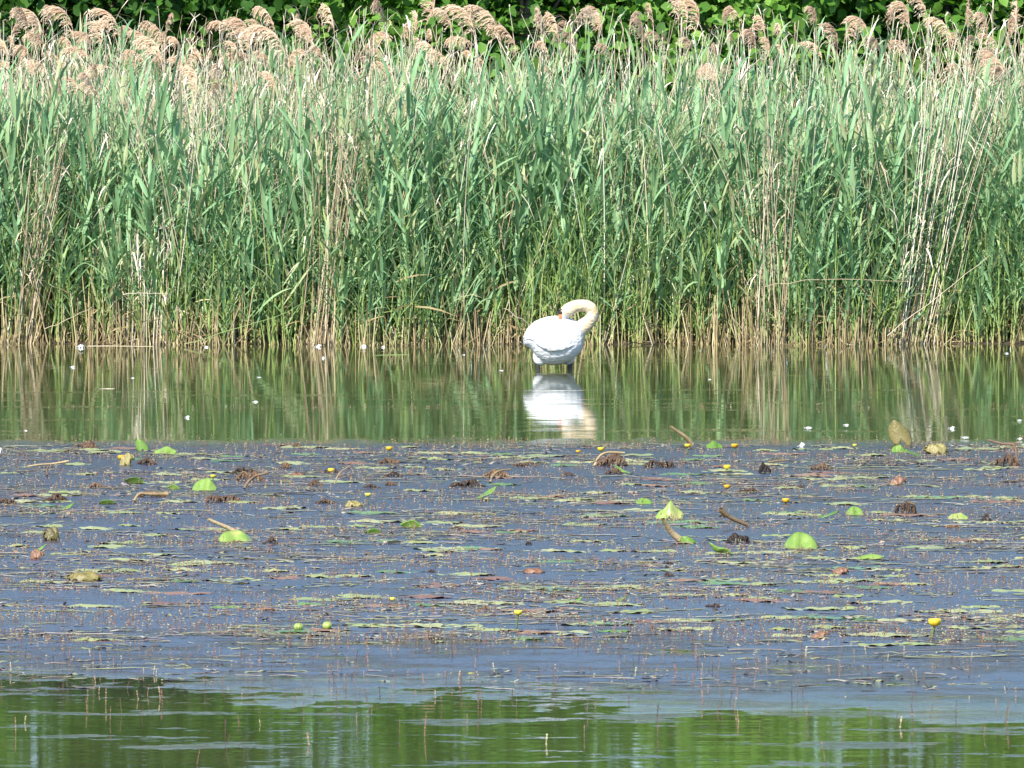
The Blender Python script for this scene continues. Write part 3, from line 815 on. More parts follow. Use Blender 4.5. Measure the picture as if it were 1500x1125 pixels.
M_BILL = simple_mat('swan_bill', (0.72, 0.16, 0.05), 0.4)
M_BLACK = simple_mat('swan_black', (0.022, 0.02, 0.02), 0.45)
M_LEG = simple_mat('swan_leg', (0.035, 0.033, 0.03), 0.5)
# folded wings: shells a little proud of the body with a scalloped trailing edge
for side in (-1, 1):
    A_ = Acc(); nu, nvv = 40, 18
    xs_w = np.linspace(body_secs[0][0] + 0.004, body_secs[10][0], nu)
    sx = np.array([s[0] for s in body_secs]); zt = np.interp(xs_w, sx, [s[1] for s in body_secs]); zb = np.interp(xs_w, sx, [s[2] for s in body_secs]); hw = np.interp(xs_w, sx, [s[3] for s in body_secs])
    G = np.zeros((nu, nvv, 3))
    for i in range(nu):
        q = i / (nu - 1)
        lo = -0.30 + 0.35 * (1 - q) ** 2 - 0.12 * math.sin(math.pi * q) + 0.022 * abs(math.sin(q * 26)) + 0.02 * math.sin(q * 9)
        hi = 1.2
        for j in range(nvv):
            a_ = lo + (hi - lo) * j / (nvv - 1)
            off = 0.013 * math.sin(math.pi * min(1, q * 0.95 + 0.05)) - 0.010 * q ** 4 + 0.003 + 0.002 * math.sin(j * 1.6 + q * 9)
            G[i, j] = (xs_w[i], side * -(hw[i] + off) * math.cos(a_) ** 0.9 * 1.0, (zt[i] + zb[i]) / 2 + ((zt[i] - zb[i]) / 2 + off) * math.copysign(abs(math.sin(a_)) ** 0.92, a_))
    idx = np.arange(nu * nvv).reshape(nu, nvv)
    A_.add(G, np.stack([idx[:-1, :-1], idx[1:, :-1], idx[1:, 1:], idx[:-1, 1:]], -1))
    w_ = A_.build('wing', [M_SWAN], swan); w_.location = (0, 0, 0)
    sol = w_.modifiers.new('thickness', 'SOLIDIFY'); sol.thickness = 0.006; sol.offset = -1
# bill, black knob and lores, eyes
A_ = Acc()
bp_ = np.array([zm(527, 250, -0.094), zm(524, 268, -0.100), zm(521, 288, -0.104), zm(519, 304, -0.104), zm(519, 314, -0.10)])
V, F, al = tubes(bp_, np.array([0.021, 0.020, 0.017, 0.013, 0.004])[None], 14); A_.add(V, F); bill = A_.build('bill', [M_BILL], swan)
A_ = Acc()
kp = np.array([zm(532, 228, -0.088), zm(526, 234, -0.097), zm(523, 244, -0.102), zm(521, 256, -0.106), zm(521, 262, -0.106)])
V, F, al = tubes(kp, np.array([0.008, 0.024, 0.027, 0.020, 0.005])[None], 12); A_.add(V, F); A_.build('bill_knob', [M_BLACK], swan)
for dy in (-0.045, 0.03):
    A_ = Acc(); Vv, Ff = [], []; blob(zm(548, 238, -0.078 + dy), (0.005, 0.004, 0.005), Vv, Ff, 8); A_.add(Vv, Ff); A_.build('eye', [M_BLACK], swan)
for (x0, yb, x1) in ((378, -0.05, 382), (585, 0.06, 584)):
    A_ = Acc(); p0 = zm(x0, 568, yb); p1 = zm(x1, 610, yb); p2 = p1 + np.array([-0.01, 0, -0.12])
    P = np.array([p0 + [0, 0, 0.03], p0, (p0 + p1) / 2, p1, (p1 + p2) / 2, p2]); V, F, al = tubes(P, np.array([0.027, 0.025, 0.022, 0.020, 0.013, 0.012])[None], 10); A_.add(V, F)
    # webbed foot on the mud
    ft = np.array([[p2, p2 + [0.06, -0.01, -0.012], p2 + [0.12, -0.02, -0.02]]]); S = np.tile(np.array([0.1, 1.0, 0])[None, None], (1, 3, 1))
    V, F, al, per = ribbons(ft, np.array([[0.012, 0.035, 0.055]]), S); A_.add(V, F)
    A_.build('leg', [M_LEG], swan)


# ------------------------------------------------------------------ water lilies
def lily_grid(L_, Wd, hfun, rg, notch=0.35, nr=7, nt=30, ragged=0.0):
    """oval leaf with a notch at -u end; u along the leaf (x), v across (y)"""
    V = []
    for i in range(nr + 1):
        q = i / nr
        for j in range(nt + 1):
            a_ = -math.pi + notch + (2 * math.pi - 2 * notch) * j / nt
            rr = (1.0 + 0.03 * math.sin(5 * a_ + 1)) * (1 + ragged * rg.normal())
            # notch: radial pull to the leaf base
            bx, by = -0.38, 0.0
            ex, ey = math.cos(a_) * rr, math.sin(a_) * rr * (1 - 0.12 * math.cos(a_))
            x = bx + (ex - bx) * q; y = by + (ey - by) * q
            V.append((x * L_ / 2, y * Wd / 2, 0.0))
    V = np.array(V)
    V = np.array([hfun(x / (L_ / 2), y / (Wd / 2), x, y) for x, y, _ in V])
    idx = np.arange((nr + 1) * (nt + 1)).reshape(nr + 1, nt + 1)
    F = np.stack([idx[:-1, :-1], idx[1:, :-1], idx[1:, 1:], idx[:-1, 1:]], -1).reshape(-1, 4)
    return V, F


# flat floating pads, many of each of three looks
pad_protos = []
for kd, (mt, lab) in enumerate(((M_PADF, 'flat yellow green lily pad floating on the rippled water'), (M_PADG, 'flat fresh green lily pad floating on the rippled water'),
                               (M_PADR, 'flat brownish decaying lily pad floating on the rippled water'))):
    for q in range(4):
        r2 = np.random.default_rng(900 + kd * 10 + q); ph = r2.uniform(0, 6.28)
        A_ = Acc()
        hf = lambda u, v, x, y: (x, y, -0.0002 + 0.004 * math.sin(3.1 * u + 1.7 * v + ph) + 0.0035 * math.sin(7.3 * u - 4.1 * v + 2 * ph) + 0.002 * math.sin(13 * u + 9 * v + ph))
        V, F = lily_grid(0.32, 0.25, hf, r2, nr=10, nt=44, ragged=0.012 + 0.02 * (kd == 2)); A_.add(V, F, 0.5)
        o = A_.build('lily_pad', [mt]); tag(o, lab, 'lily pad', 'lily pads lying flat on the water'); pad_protos.append(o)
flat = [(185, 657), (60, 661), (140, 659), (270, 665), (310, 672), (410, 652), (450, 655), (500, 658), (590, 655), (640, 664), (690, 664), (735, 666), (120, 695), (20, 693), (330, 692), (440, 679),
        (520, 679), (660, 688), (830, 682), (790, 668), (920, 667), (940, 680), (1000, 695), (1040, 668), (1120, 660), (1150, 665), (1190, 658), (1270, 667), (1340, 675), (1400, 673), (1430, 658), (1480, 655),
        (1180, 696), (1200, 697), (1270, 713), (1150, 715), (1230, 712), (1440, 688), (1380, 729), (1340, 728), (1300, 762), (1180, 755), (1460, 735), (1490, 733), (265, 735), (40, 735), (170, 751),
        (250, 752), (70, 771), (200, 770), (60, 780), (230, 784), (300, 776), (20, 800), (160, 801), (100, 812), (220, 813), (140, 836), (60, 852), (90, 853), (190, 836), (280, 835), (340, 850),
        (275, 852), (410, 745), (500, 794), (560, 793), (610, 795), (660, 807), (555, 764), (470, 772), (700, 779), (740, 780), (590, 838), (680, 842), (480, 845), (520, 844), (720, 848), (640, 858),
        (780, 730), (830, 734), (890, 737), (935, 748), (970, 712), (1030, 722), (1020, 708), (1070, 695), (1110, 733), (1140, 752), (980, 765), (1030, 765), (840, 732), (770, 777), (870, 793),
        (800, 807), (850, 808), (900, 807), (960, 808), (1060, 810), (1130, 810), (780, 862), (830, 864), (880, 863), (920, 860), (1000, 872), (1080, 872), (1120, 876), (1200, 805), (1250, 803),
        (1400, 792), (1440, 791), (1350, 803), (1210, 818), (1260, 832), (1300, 835), (1440, 832), (1480, 830), (1200, 853), (1260, 850), (1310, 856), (1340, 856), (1160, 866), (1200, 868), (1240, 874),
        (1130, 880), (1180, 892), (1210, 893), (1240, 892), (1290, 883), (1150, 905), (1210, 905), (1270, 908), (1320, 909), (1380, 896), (1420, 896), (1450, 908), (1490, 903), (1400, 920), (1450, 919), (1490, 926),
        (1150, 922), (1220, 919), (1270, 930), (1310, 931), (1290, 945), (1340, 944), (1480, 937), (1170, 931), (740, 884), (790, 894), (840, 882), (900, 886), (860, 915), (900, 914), (790, 926), (720, 923),
        (660, 918), (600, 917), (540, 917), (480, 924), (420, 925), (960, 910), (1010, 909), (1060, 908), (930, 897), (680, 883), (640, 887), (1000, 922), (900, 925), (830, 928), (560, 888), (480, 878), (760, 936), (380, 893), (240, 884), (330, 890), (180, 866)]
flat += [(float(rg.uniform(-30, 1530)), float(rg.triangular(648, 690, 950))) for _ in range(105)]
for i, (px, py) in enumerate(flat):
    kd = rg.choice([0, 0, 0, 0, 0, 1, 2])
    src = pad_protos[kd * 4 + int(rg.integers(4))]
    o = src if not src.get('used') else link_copy(src)
    src['used'] = 1
    p = W(px, py); s = rg.uniform(0.6, 1.25)
    o.location = (float(p[0]), float(p[1]), float(rg.uniform(0, 0.003))); o.scale = (s * rg.uniform(0.9, 1.25), s, 1.0); o.rotation_euler = (0, 0, float(rg.normal(0, 0.5) + (math.pi if rg.random() < 0.5 else 0)))
for o in pad_protos:
    used = o.get('used'); 
    if used: del o['used']
    else: bpy.data.objects.remove(o)
for o in bpy.data.objects:
    if 'used' in o.keys(): del o['used']


def fine(name, V, F, mat, var, label, cat, group, loc, rz=0.0, thick=0.004, extra=None):
    A_ = Acc(); A_.add(V, F, var)
    o = A_.build(name, [mat]); o.location = [float(v) for v in loc]; o.rotation_euler = (0, 0, rz)
    md = o.modifiers.new('thickness', 'SOLIDIFY'); md.thickness = thick; md.offset = 0
    tag(o, label, cat, group)
    return o


# leaves that stand, fold or dome out of the water: (px, py base, width px, height px, shape, material, label)
LG = 'lily leaves standing out of the water'
leaves = [
    (207, 660, 17, 20, 'spear', M_PADG, 'small pointed green lily leaf standing upright near the calm water at left'),
    (239, 665, 36, 11, 'dome', M_PADG, 'light green domed lily leaf right of the small upright leaf at left'),
    (197, 708, 34, 10, 'fold', M_PADG, 'dark green folded lily leaf below the orange yellow flower at left'),
    (298, 718, 36, 19, 'dome', M_PADG, 'bright green curled lily leaf beside the tall stemmed left flower'),
    (254, 716, 20, 7, 'fold', M_PADG, 'small green folded leaf left of the bright curled leaf'),
    (97, 747, 26, 12, 'tilt', M_PADG, 'dark green curled leaf tip at far left'),
    (157, 738, 28, 7, 'fold', M_PADG, 'low dark green lily leaf with a light bud shaped tip at left'),
    (347, 793, 52, 17, 'dome', M_PADG, 'broad bright green lily leaf crossed by a brown stalk at left'),
    (60, 806, 16, 11, 'tilt', M_PADG, 'small green leaf tip above the rounded red leaf at left'),
    (54, 818, 20, 17, 'dome', M_PADR, 'rounded reddish lily leaf at the far left'),
    (602, 772, 34, 11, 'fold', M_PADG, 'green lily leaf folded lengthwise left of the swan reflection'),
    (546, 781, 26, 8, 'fold', M_PADG, 'smaller green folded leaf left of the lengthwise folded one'),
    (713, 729, 32, 19, 'tilt', M_PADG, 'pointed green lily leaf raised to the right below the swan reflection'),
    (912, 693, 26, 13, 'tiltl', M_PADG, 'green leaf half slanting out of a brown leaf right of the swan reflection'),
    (942, 738, 25, 9, 'dome', M_PADG, 'small flat green leaf hump left of the heart shaped leaf'),
    (980, 759, 44, 28, 'heart', M_PADG, 'heart shaped lily leaf with raised pointed tip and pale shine'),
    (1007, 796, 20, 14, 'spear', M_PADG, 'green leaf blade at the foot of the thick curved stalk'),
    (1056, 813, 36, 17, 'boat', M_PADG, 'boat shaped green leaf curled up at its left end'),
    (1047, 656, 24, 10, 'dome', M_PADG, 'green leaf arching at the end of the far brown stalk'),
    (1316, 662, 20, 11, 'dome', M_PADG, 'pale shining green leaf below the tall olive leaf'),
    (1337, 668, 28, 13, 'tiltl', M_PADG, 'green leaf right beside the foot of the tall olive leaf'),
    (1317, 652, 30, 39, 'spear', M_OLIVE, 'tall olive brown lily leaf standing upright with a pointed tip'),
    (1370, 664, 40, 13, 'dome', M_OLIVE, 'tan olive domed leaf right of the tall olive leaf'),
    (1211, 758, 34, 11, 'tilt', M_PADG, 'dark green tilted leaf left of the pair of bright leaves at right'),
    (1252, 754, 26, 13, 'dome', M_PADG, 'bright green leaf with light edge at right'),
    (1172, 803, 50, 25, 'dome', M_PADG, 'largest rounded green lily leaf with a white glint'),
    (1275, 819, 44, 8, 'dome', M_PADG, 'low green pad hump below the largest rounded leaf'),
    (1402, 760, 30, 9, 'dome', M_PADG, 'pale green hump of leaf near the right edge'),
    (846, 881, 18, 9, 'tilt', M_PADG, 'left of two dark triangular leaf tips in the near weed'),
    (910, 880, 20, 10, 'tilt', M_PADG, 'right of two dark triangular leaf tips in the near weed'),
    (519, 742, 30, 8, 'dome', M_OLIVE, 'cream edged raised pad left of the greenish flower'),
    (122, 850, 58, 12, 'dome', M_OLIVE, 'long olive raised leaf with dark underside at the near left'),
    (75, 791, 26, 17, 'dome', M_OLIVE, 'olive brown mound of leaf at left with dark foot'),
    (185, 681, 22, 15, 'dome', M_OLIVE, 'olive crumpled leaf under the orange yellow flower at left'),
    (1200, 934, 28, 11, 'dome', M_PADR, 'tan crumpled leaf low in the near water at right'),
    (782, 839, 34, 9, 'dome', M_PADR, 'red brown leaf hump straight below the swan in the weed'),
    (1231, 840, 24, 12, 'dome', M_PADR, 'red brown leaf hump below the largest rounded leaf'),
    (1314, 710, 26, 14, 'dome', M_PADR, 'tan pointed hump of dead leaf at right'),
    (435, 697, 24, 6, 'dome', M_PADR, 'thin coral red leaf lying on the weed at left'),
]
for i, (px, py, w, h, shp, mt, lab) in enumerate(leaves):
    r2 = np.random.default_rng(1500 + i)
    p = W(px, py); s = mpp(p[1]); w_ = w * s; h_ = h * s; ph = r2.uniform(0, 6.28)
    dead = mt in (M_PADR, M_OLIVE)
    if mt is M_PADR: h_ *= 0.72
    wob = lambda u, v: (0.16 if dead else 0.05) * h_ * math.sin((7 if dead else 4) * u + (5 if dead else 3) * v + ph) + (0.10 * h_ * math.sin(15 * u - 11 * v + 2 * ph) if dead else -0.07 * h_ * math.exp(-(v / 0.12) ** 2))
    dep = max(w_ * 0.55, h_ * 0.9)
    if shp == 'dome' and not dead and h >= 9:
        tl = r2.uniform(-0.25, 0.25); cu = r2.uniform(0.08, 0.22)
        hf = lambda u, v, x, y: (v * w_ * 0.5, w_ * (0.30 * u + cu * v * v - 0.05 * math.sin(5 * v + ph)), h_ * (0.12 + 0.80 * u * (1 - 0.25 * v * v) + tl * v * 0.5 + 0.05 * math.sin(6 * v + ph)) - 0.06 * h_ * math.exp(-(v / 0.09) ** 2))
        V, F = lily_grid(w_, w_, hf, r2, nr=10, nt=44, ragged=0.012)
    elif shp == 'dome':
        hf = lambda u, v, x, y: (x, y, -0.004 + h_ * max(0, 1 - 0.75 * u * u - 1.1 * v * v + 0.22 * u * math.sin(ph)) ** (0.55 if dead else 0.8) * (1 + (0.5 * u * math.sin(3 * ph) if dead else 0.0)) + wob(u, v))
        V, F = lily_grid(w_, dep, hf, r2, nr=10, nt=44, ragged=0.05 if dead else 0.008)
    elif shp == 'fold':
        hf = lambda u, v, x, y: (x, y * 0.45, -0.004 + h_ * abs(v) ** 0.8 * (1 - 0.35 * u * u) + h_ * 0.12 * u * math.sin(ph) + wob(u, v))
        V, F = lily_grid(w_, dep, hf, r2)
    elif shp in ('tilt', 'tiltl'):
        sg = 1 if shp == 'tilt' else -1
        hf = lambda u, v, x, y: (x, y * 0.5 + 0.25 * h_ * v, -0.006 + h_ * max(0.02, 0.5 + 0.5 * sg * u + 0.12 * v) ** 1.1 * (1 - 0.25 * v * v) + wob(u, v))
        V, F = lily_grid(w_, dep, hf, r2)
    elif shp == 'spear':
        hf = lambda u, v, x, y: (v * w_ * 0.52 * (1 - 0.25 * u) - 0.22 * w_ * u, 0.10 * w_ * u + 0.22 * w_ * v * v, -0.012 + h_ * (0.5 + 0.5 * u) + wob(u, v) * (0.1 if dead else 0.5))
        V, F = lily_grid(w_, w_, hf, r2)
    elif shp == 'heart':
        hf = lambda u, v, x, y: (v * w_ * 0.5 + 0.06 * w_ * (0.5 + 0.5 * u), (0.5 - 0.5 * u) * -0.35 * w_ + 0.30 * w_ * max(0, v) ** 1.5 - 0.05 * w_ * max(0, -v) - 0.12 * w_ * math.exp(-((v - 0.82) / 0.16) ** 2), -0.012 + h_ * (0.5 + 0.5 * u) * (0.9 - 0.5 * abs(v) + 0.18 * math.exp(-(v / 0.16) ** 2)) - 0.05 * h_ * math.exp(-(v / 0.1) ** 2) + 0.03 * h_ * math.sin(9 * v + 3 * u))
        V, F = lily_grid(w_, w_, hf, r2, notch=0.15)
    else:  # boat
        hf = lambda u, v, x, y: (x, y * 0.55, -0.004 + h_ * (0.45 * v * v + 0.9 * max(0, -u) ** 2.2 + 0.3) * (1 - 0.5 * max(0, u) ** 3) + wob(u, v))
        V, F = lily_grid(w_, dep, hf, r2)
    var = 0.25 if ('dark' in lab or mt is M_PADR) else (0.8 if ('bright' in lab or 'light' in lab or 'largest' in lab or 'pale' in lab) else 0.5)
    fine('lily_leaf', V, F, mt, var, lab, 'lily leaf', LG, p, 0.0 if shp != 'dome' else float(r2.normal(0, 0.25)))


# withered brown leaves, arched and ragged
def withered(w_, h_, r2):
    """shrivelled leaf: an arched rib with ragged shreds of blade hanging from both sides"""
    k = 14; u = np.linspace(0, 1, k); ph = r2.uniform(0, 6.28, 3); asym = r2.uniform(-0.3, 0.3)
    z = h_ * np.sin(np.pi * np.clip(u + asym * u * (1 - u), 0, 1)) ** 0.55 * (1 + 0.18 * np.sin(11 * u + ph[0])) * r2.uniform(0.8, 1.05, k)
    rib = np.stack([w_ * (u - 0.5), 0.12 * w_ * np.sin(2.5 * u + ph[1]), z - 0.01], -1)
    VV, FF = [], []; n0 = 0
    V, F, _ = tubes(rib, np.linspace(0.05, 0.02, k)[None] * h_ * 1.6, 6); VV.append(V); FF.append(F); n0 += len(V)
    ns = int(30 + 40 * min(1, w_ / 0.25)); f = r2.uniform(0, k - 1.01, ns); i0 = f.astype(int); w = (f - i0)[:, None]
    A0 = rib[i0] * (1 - w) + rib[i0 + 1] * w
    sd = np.where(r2.random(ns) < 0.62, -1, 1); kk = 5; q = np.linspace(0, 1, kk)
    Ln = np.maximum(A0[:, 2] * r2.uniform(0.35, 1.15, ns), 0.3 * h_)
    P = A0[:, None] + np.stack([r2.normal(0, 0.35, ns)[:, None] * Ln[:, None] * q, sd[:, None] * 0.45 * Ln[:, None] * q ** 0.7, -Ln[:, None] * (0.15 * q + 0.85 * q ** 1.8)], -1)
    P += r2.normal(0, 0.04 * h_, P.shape)
    wd = r2.uniform(0.018, 0.055, ns)[:, None] * w_ * np.array([0.8, 1.2, 1.0, 0.8, 0.25])[None] * r2.uniform(0.7, 1.3, (ns, kk))
    S = nrm(np.array([1.0, 0, 0]) + r2.normal(0, 0.35, (ns, 3)))[:, None] + 0 * P
    V, F, _, _ = ribbons(P, wd, S, 0.5, np.broadcast_to(np.array([0, -1.0, 0.3]), P.shape) * r2.choice([-1, 1], (ns, 1, 1)))
    VV.append(V); FF.append(F + n0)
    return np.concatenate(VV), np.concatenate(FF)


WG = 'withered lily leaves on the water'
wl = [
    (126, 657, 38, 12, 0.55, 'brown crumpled dead leaf at the far edge of the weed, left of the upright leaf'), (215, 680, 34, 10, 0.5, 'grey brown dead leaf right of the orange yellow left flower'),
    (357, 694, 38, 11, 0.3, 'dark brown arched dead leaf at left of centre near the tall stemmed flower'), (366, 704, 40, 16, 0.6, 'reddish brown dead leaf with bent stalk below the dark arched one'),
    (140, 714, 22, 9, 0.8, 'small tan dead leaf left of the dark green folded leaf'), (222, 728, 50, 10, 0.5, 'long flat brown dead leaf left of the long arched one'), (328, 735, 58, 13, 0.6, 'long arched brown dead leaf at left'),
    (11, 739, 28, 12, 0.3, 'dark dead leaf cut by the left edge of the picture'), (82, 734, 36, 13, 0.35, 'thin arched dead leaf with two feet at far left'), (435, 655, 14, 8, 0.5, 'tiny brown dead leaf at the far weed edge left of centre'),
    (569, 679, 36, 9, 0.5, 'brown dead leaf under the far yellow flower left of the swan'), (485, 692, 26, 8, 0.4, 'dark dead leaf under the low yellow flower at left of centre'), (417, 686, 20, 11, 0.6, 'brown arch shaped dead leaf above the coral red leaf'),
    (463, 711, 24, 10, 0.5, 'lumpy brown dead leaf below the coral red leaf'), (576, 698, 30, 9, 0.3, 'dark brown dead leaf left of the swan reflection'), (542, 714, 24, 7, 0.2, 'black thin arched dead leaf above the greenish flower'),
    (477, 737, 34, 8, 0.35, 'brown dead leaf left of the greenish flower'), (685, 713, 54, 11, 0.25, 'long dark ragged dead leaf left of the pointed green leaf'), (726, 699, 44, 12, 0.6, 'brown dead leaf above the pointed green leaf'),
    (572, 711, 20, 8, 0.6, 'small brown dead leaf between the dark leaves left of the swan reflection'), (397, 797, 22, 11, 0.5, 'reddish brown lump of dead leaf right of the leaf crossed by a stalk'), (669, 775, 24, 6, 0.5, 'small reddish dead leaf in the open weed left of centre'),
    (632, 838, 16, 6, 0.2, 'small black dead leaf in the near weed left of centre'), (897, 682, 46, 20, 0.4, 'large ragged brown dead leaf right of the swan reflection'), (967, 684, 46, 12, 0.35, 'ragged brown dead leaf like a comb, right of the large one'),
    (772, 683, 40, 8, 0.55, 'flat brown dead leaf below the swan reflection'), (832, 697, 24, 7, 0.4, 'small brown dead leaf below the reflection of the swan neck'), (900, 694, 28, 9, 0.3, 'dark brown dead leaf joined to a slanting green leaf'),
    (1120, 692, 16, 16, 0.15, 'black upright dead leaf between the right flowers'), (1097, 722, 32, 9, 0.2, 'dark ragged dead leaf below the black upright one'), (1082, 795, 36, 16, 0.05, 'black hollow dead leaf below the leaning stalk at right of centre'),
    (1202, 688, 32, 10, 0.45, 'brown dead leaf at right below the white feathers'), (1327, 752, 30, 20, 0.25, 'brown arch shaped dead leaf standing at right, open below'), (1475, 682, 36, 17, 0.6, 'red brown dead leaf clump below the forked twig'),
    (1445, 764, 18, 12, 0.2, 'small dark dead leaf near the right edge'), (1480, 707, 28, 5, 0.2, 'thin dark dead leaf at the right edge'), (1045, 889, 26, 7, 0.2, 'dark dead leaf in the near weed right of centre'), (979, 844, 16, 8, 0.35, 'small olive dead leaf below the thick curved stalk'),
    (775, 798, 10, 7, 0.1, 'tiny black dead leaf below the swan reflection'), (110, 853, 18, 7, 0.15, 'dark dead leaf tucked against the long olive leaf'), (1172, 714, 18, 6, 0.4, 'small brown dead leaf on a pad at right'), (1397, 773, 24, 7, 0.7, 'rusty red dead leaf on the weed at right'),
    (980, 826, 12, 6, 0.1, 'small black scrap of leaf below the curved stalk'), (1060, 757, 14, 9, 0.1, 'dark dead leaf bit at the head of the leaning stalk'), (712, 893, 18, 8, 0.6, 'brown green leaf scrap left of the nearest yellow flower')]
for i, (px, py, w, h, va, lab) in enumerate(wl):
    r2 = np.random.default_rng(1700 + i); p = W(px, py); s = mpp(p[1])
    V, F = withered(w * s, h * s, r2)
    fine('withered_leaf', V, F, M_WITH, va, lab, 'dead leaf', WG, p, float(r2.normal(0, 0.15)), 0.004)

# thick leaf stalks sticking out of the water
SG = 'bare lily stalks sticking out of the water'
stalks = [([(982, 624), (995, 634), (1006, 641), (1014, 652)], (2.0, 3.5), 'far brown stalk slanting down to the right at the weed edge'),
          ([(971, 760), (977, 770), (985, 782), (1000, 794)], (3.0, 5.5), 'thick curved brown stalk in front of the heart shaped leaf'),
          ([(1055, 746), (1068, 757), (1082, 764), (1097, 771)], (4.2, 2.4), 'pale brown stalk leaning to the right, above the black hollow leaf'),
          ([(305, 760), (322, 768), (342, 777), (358, 790)], (2.2, 4.2), 'pinkish brown stalk lying over the broad green leaf at left'),
          ([(40, 683), (58, 680), (76, 680), (100, 676)], (1.2, 1.8), 'thin brown bent stalk at far left'), ([(70, 696), (68, 688), (72, 681)], (1.6, 1.4), 'short dark stalk holding up the thin bent stalk'),
          ([(358, 715), (364, 704), (374, 697), (392, 693)], (2.2, 1.4), 'brown hooked stalk right of the dark arched dead leaf'), ([(197, 733), (203, 722), (216, 724), (246, 724)], (2.0, 2.6), 'brown stalk lying along the long flat dead leaf'),
          ([(718, 706), (722, 695), (732, 689), (748, 688)], (2.4, 1.2), 'dark hooked stalk above the pointed green leaf'), ([(870, 682), (878, 667), (890, 662), (915, 664)], (2.0, 1.6), 'brown hooked stalk at the left of the large ragged leaf'),
          ([(490, 709), (496, 693), (512, 683)], (1.0, 0.8), 'thin pale stalk bent beside the low yellow flower'),
          ([(1327, 735), (1340, 739), (1342, 751)], (1.8, 1.4), 'black hooked stalk on the arch shaped dead leaf'), ([(1125, 676), (1140, 675), (1156, 674)], (1.2, 1.0), 'thin reddish stick on the weed at right')]
for pts, (r0, r1), lab in stalks:
    ymax = max(q[1] for q in pts); base = W(pts[-1][0], ymax + 2); Yd = base[1]
    q = np.array([at_dist(a_, b_, Yd) for a_, b_ in pts]); u = np.linspace(0, len(q) - 1, 12)
    P = np.stack([np.interp(u, np.arange(len(q)), q[:, c]) for c in range(3)], -1)
    for _ in range(2): P[1:-1] = (P[:-2] + 2 * P[1:-1] + P[2:]) / 4
    P[:, 1] += np.linspace(-0.05, 0.05, 12)
    rr = np.linspace(r0, r1, 12) * mpp(Yd)
    A_ = Acc(); V, F, al = tubes(P, rr[None], 9); A_.add(V, F, 0.15 if ('dark' in lab or 'black' in lab) else 0.6, al)
    tag(A_.build('lily_stalk', [M_STALK]), lab, 'stalk', SG)
# forked twig at the right edge
base = W(1491, 682); Yd = base[1]
root = empty('twig', base)
for j, (nm, pts, r0, r1) in enumerate((('branch', [(1447, 645), (1462, 648), (1485, 651)], 1.3, 2.4), ('branch', [(1485, 649), (1488, 660), (1492, 684)], 2.6, 1.6), ('branch', [(1484, 652), (1494, 648), (1499, 640)], 1.2, 0.8))):
    q = np.array([at_dist(a_, b_, Yd) for a_, b_ in pts]) - base; u = np.linspace(0, len(q) - 1, 7)
    P = np.stack([np.interp(u, np.arange(len(q)), q[:, c]) for c in range(3)], -1) + np.random.default_rng(j).normal(0, 0.004, (7, 3))
    A_ = Acc(); V, F, al = tubes(P, (np.linspace(r0, r1, 7) * mpp(Yd))[None], 7); A_.add(V, F, 0.5, al); A_.build(nm, [M_TWIG], root)
tag(root, 'forked brown twig sticking out of the weed at the right edge', 'twig')


# yellow water lily flowers
def flower(px, py, w, stem_px, lab, lean=0.0, bud=False, orange=0.5):
    p = W(px, py + stem_px + w * 0.45); s = mpp(p[1]); r0 = w * s / 2 * 0.88; sh = stem_px * s
    root = empty('lily_bud' if bud else 'lily_flower', p)
    A_ = Acc(); u = np.linspace(0, 1, 6); P = np.stack([-lean * s * u, 0 * u, -0.05 + (sh + 0.05) * u], -1)
    if stem_px > 0:
        V, F, al = tubes(P, np.linspace(0.34, 0.30, 6)[None] * r0 * 0.7, 8); A_.add(V, F, 0.4, al); A_.build('stem', [M_FSTEM], root)
    top = P[-1]
    n_p = 5; A_ = Acc()
    for j in range(n_p):                       # five cupped sepals
        a0 = 2 * math.pi * j / n_p; g = []
        for i in range(7):
            th = math.pi * (0.02 + (0.62 if not bud else 0.86) * i / 6)
            for q in range(7):
                ph = a0 + (q - 3) / 3 * 0.78 * math.sin(max(0.25, th)) ** 0.3
                rr = r0 * (1 + 0.05 * math.cos((q - 3)))
                g.append((top[0] + rr * math.sin(th) * math.cos(ph), rr * math.sin(th) * math.sin(ph), top[2] + r0 * 0.85 * (1 - math.cos(th))))
        idx = np.arange(49).reshape(7, 7); A_.add(np.array(g), np.stack([idx[:-1, :-1], idx[:-1, 1:], idx[1:, 1:], idx[1:, :-1]], -1), 0.75 if bud else orange + 0.06 * (j % 2))
    pt = A_.build('petals', [M_BUD if bud else M_YEL], root); md = pt.modifiers.new('thickness', 'SOLIDIFY'); md.thickness = 0.002
    if not bud:
        A_ = Acc(); V, F, al = tubes(np.array([top + [0, 0, 0.2 * r0], top + [0, 0, 0.7 * r0], top + [0, 0, 1.15 * r0], top + [0, 0, 1.22 * r0]]), (np.array([0.3, 0.4, 0.6, 0.05]) * r0)[None], 12)
        A_.add(V, F, 0.3); A_.build('flower_centre', [M_YEL], root)
    tag(root, lab, 'flower bud' if bud else 'flower', 'yellow water lily flowers')


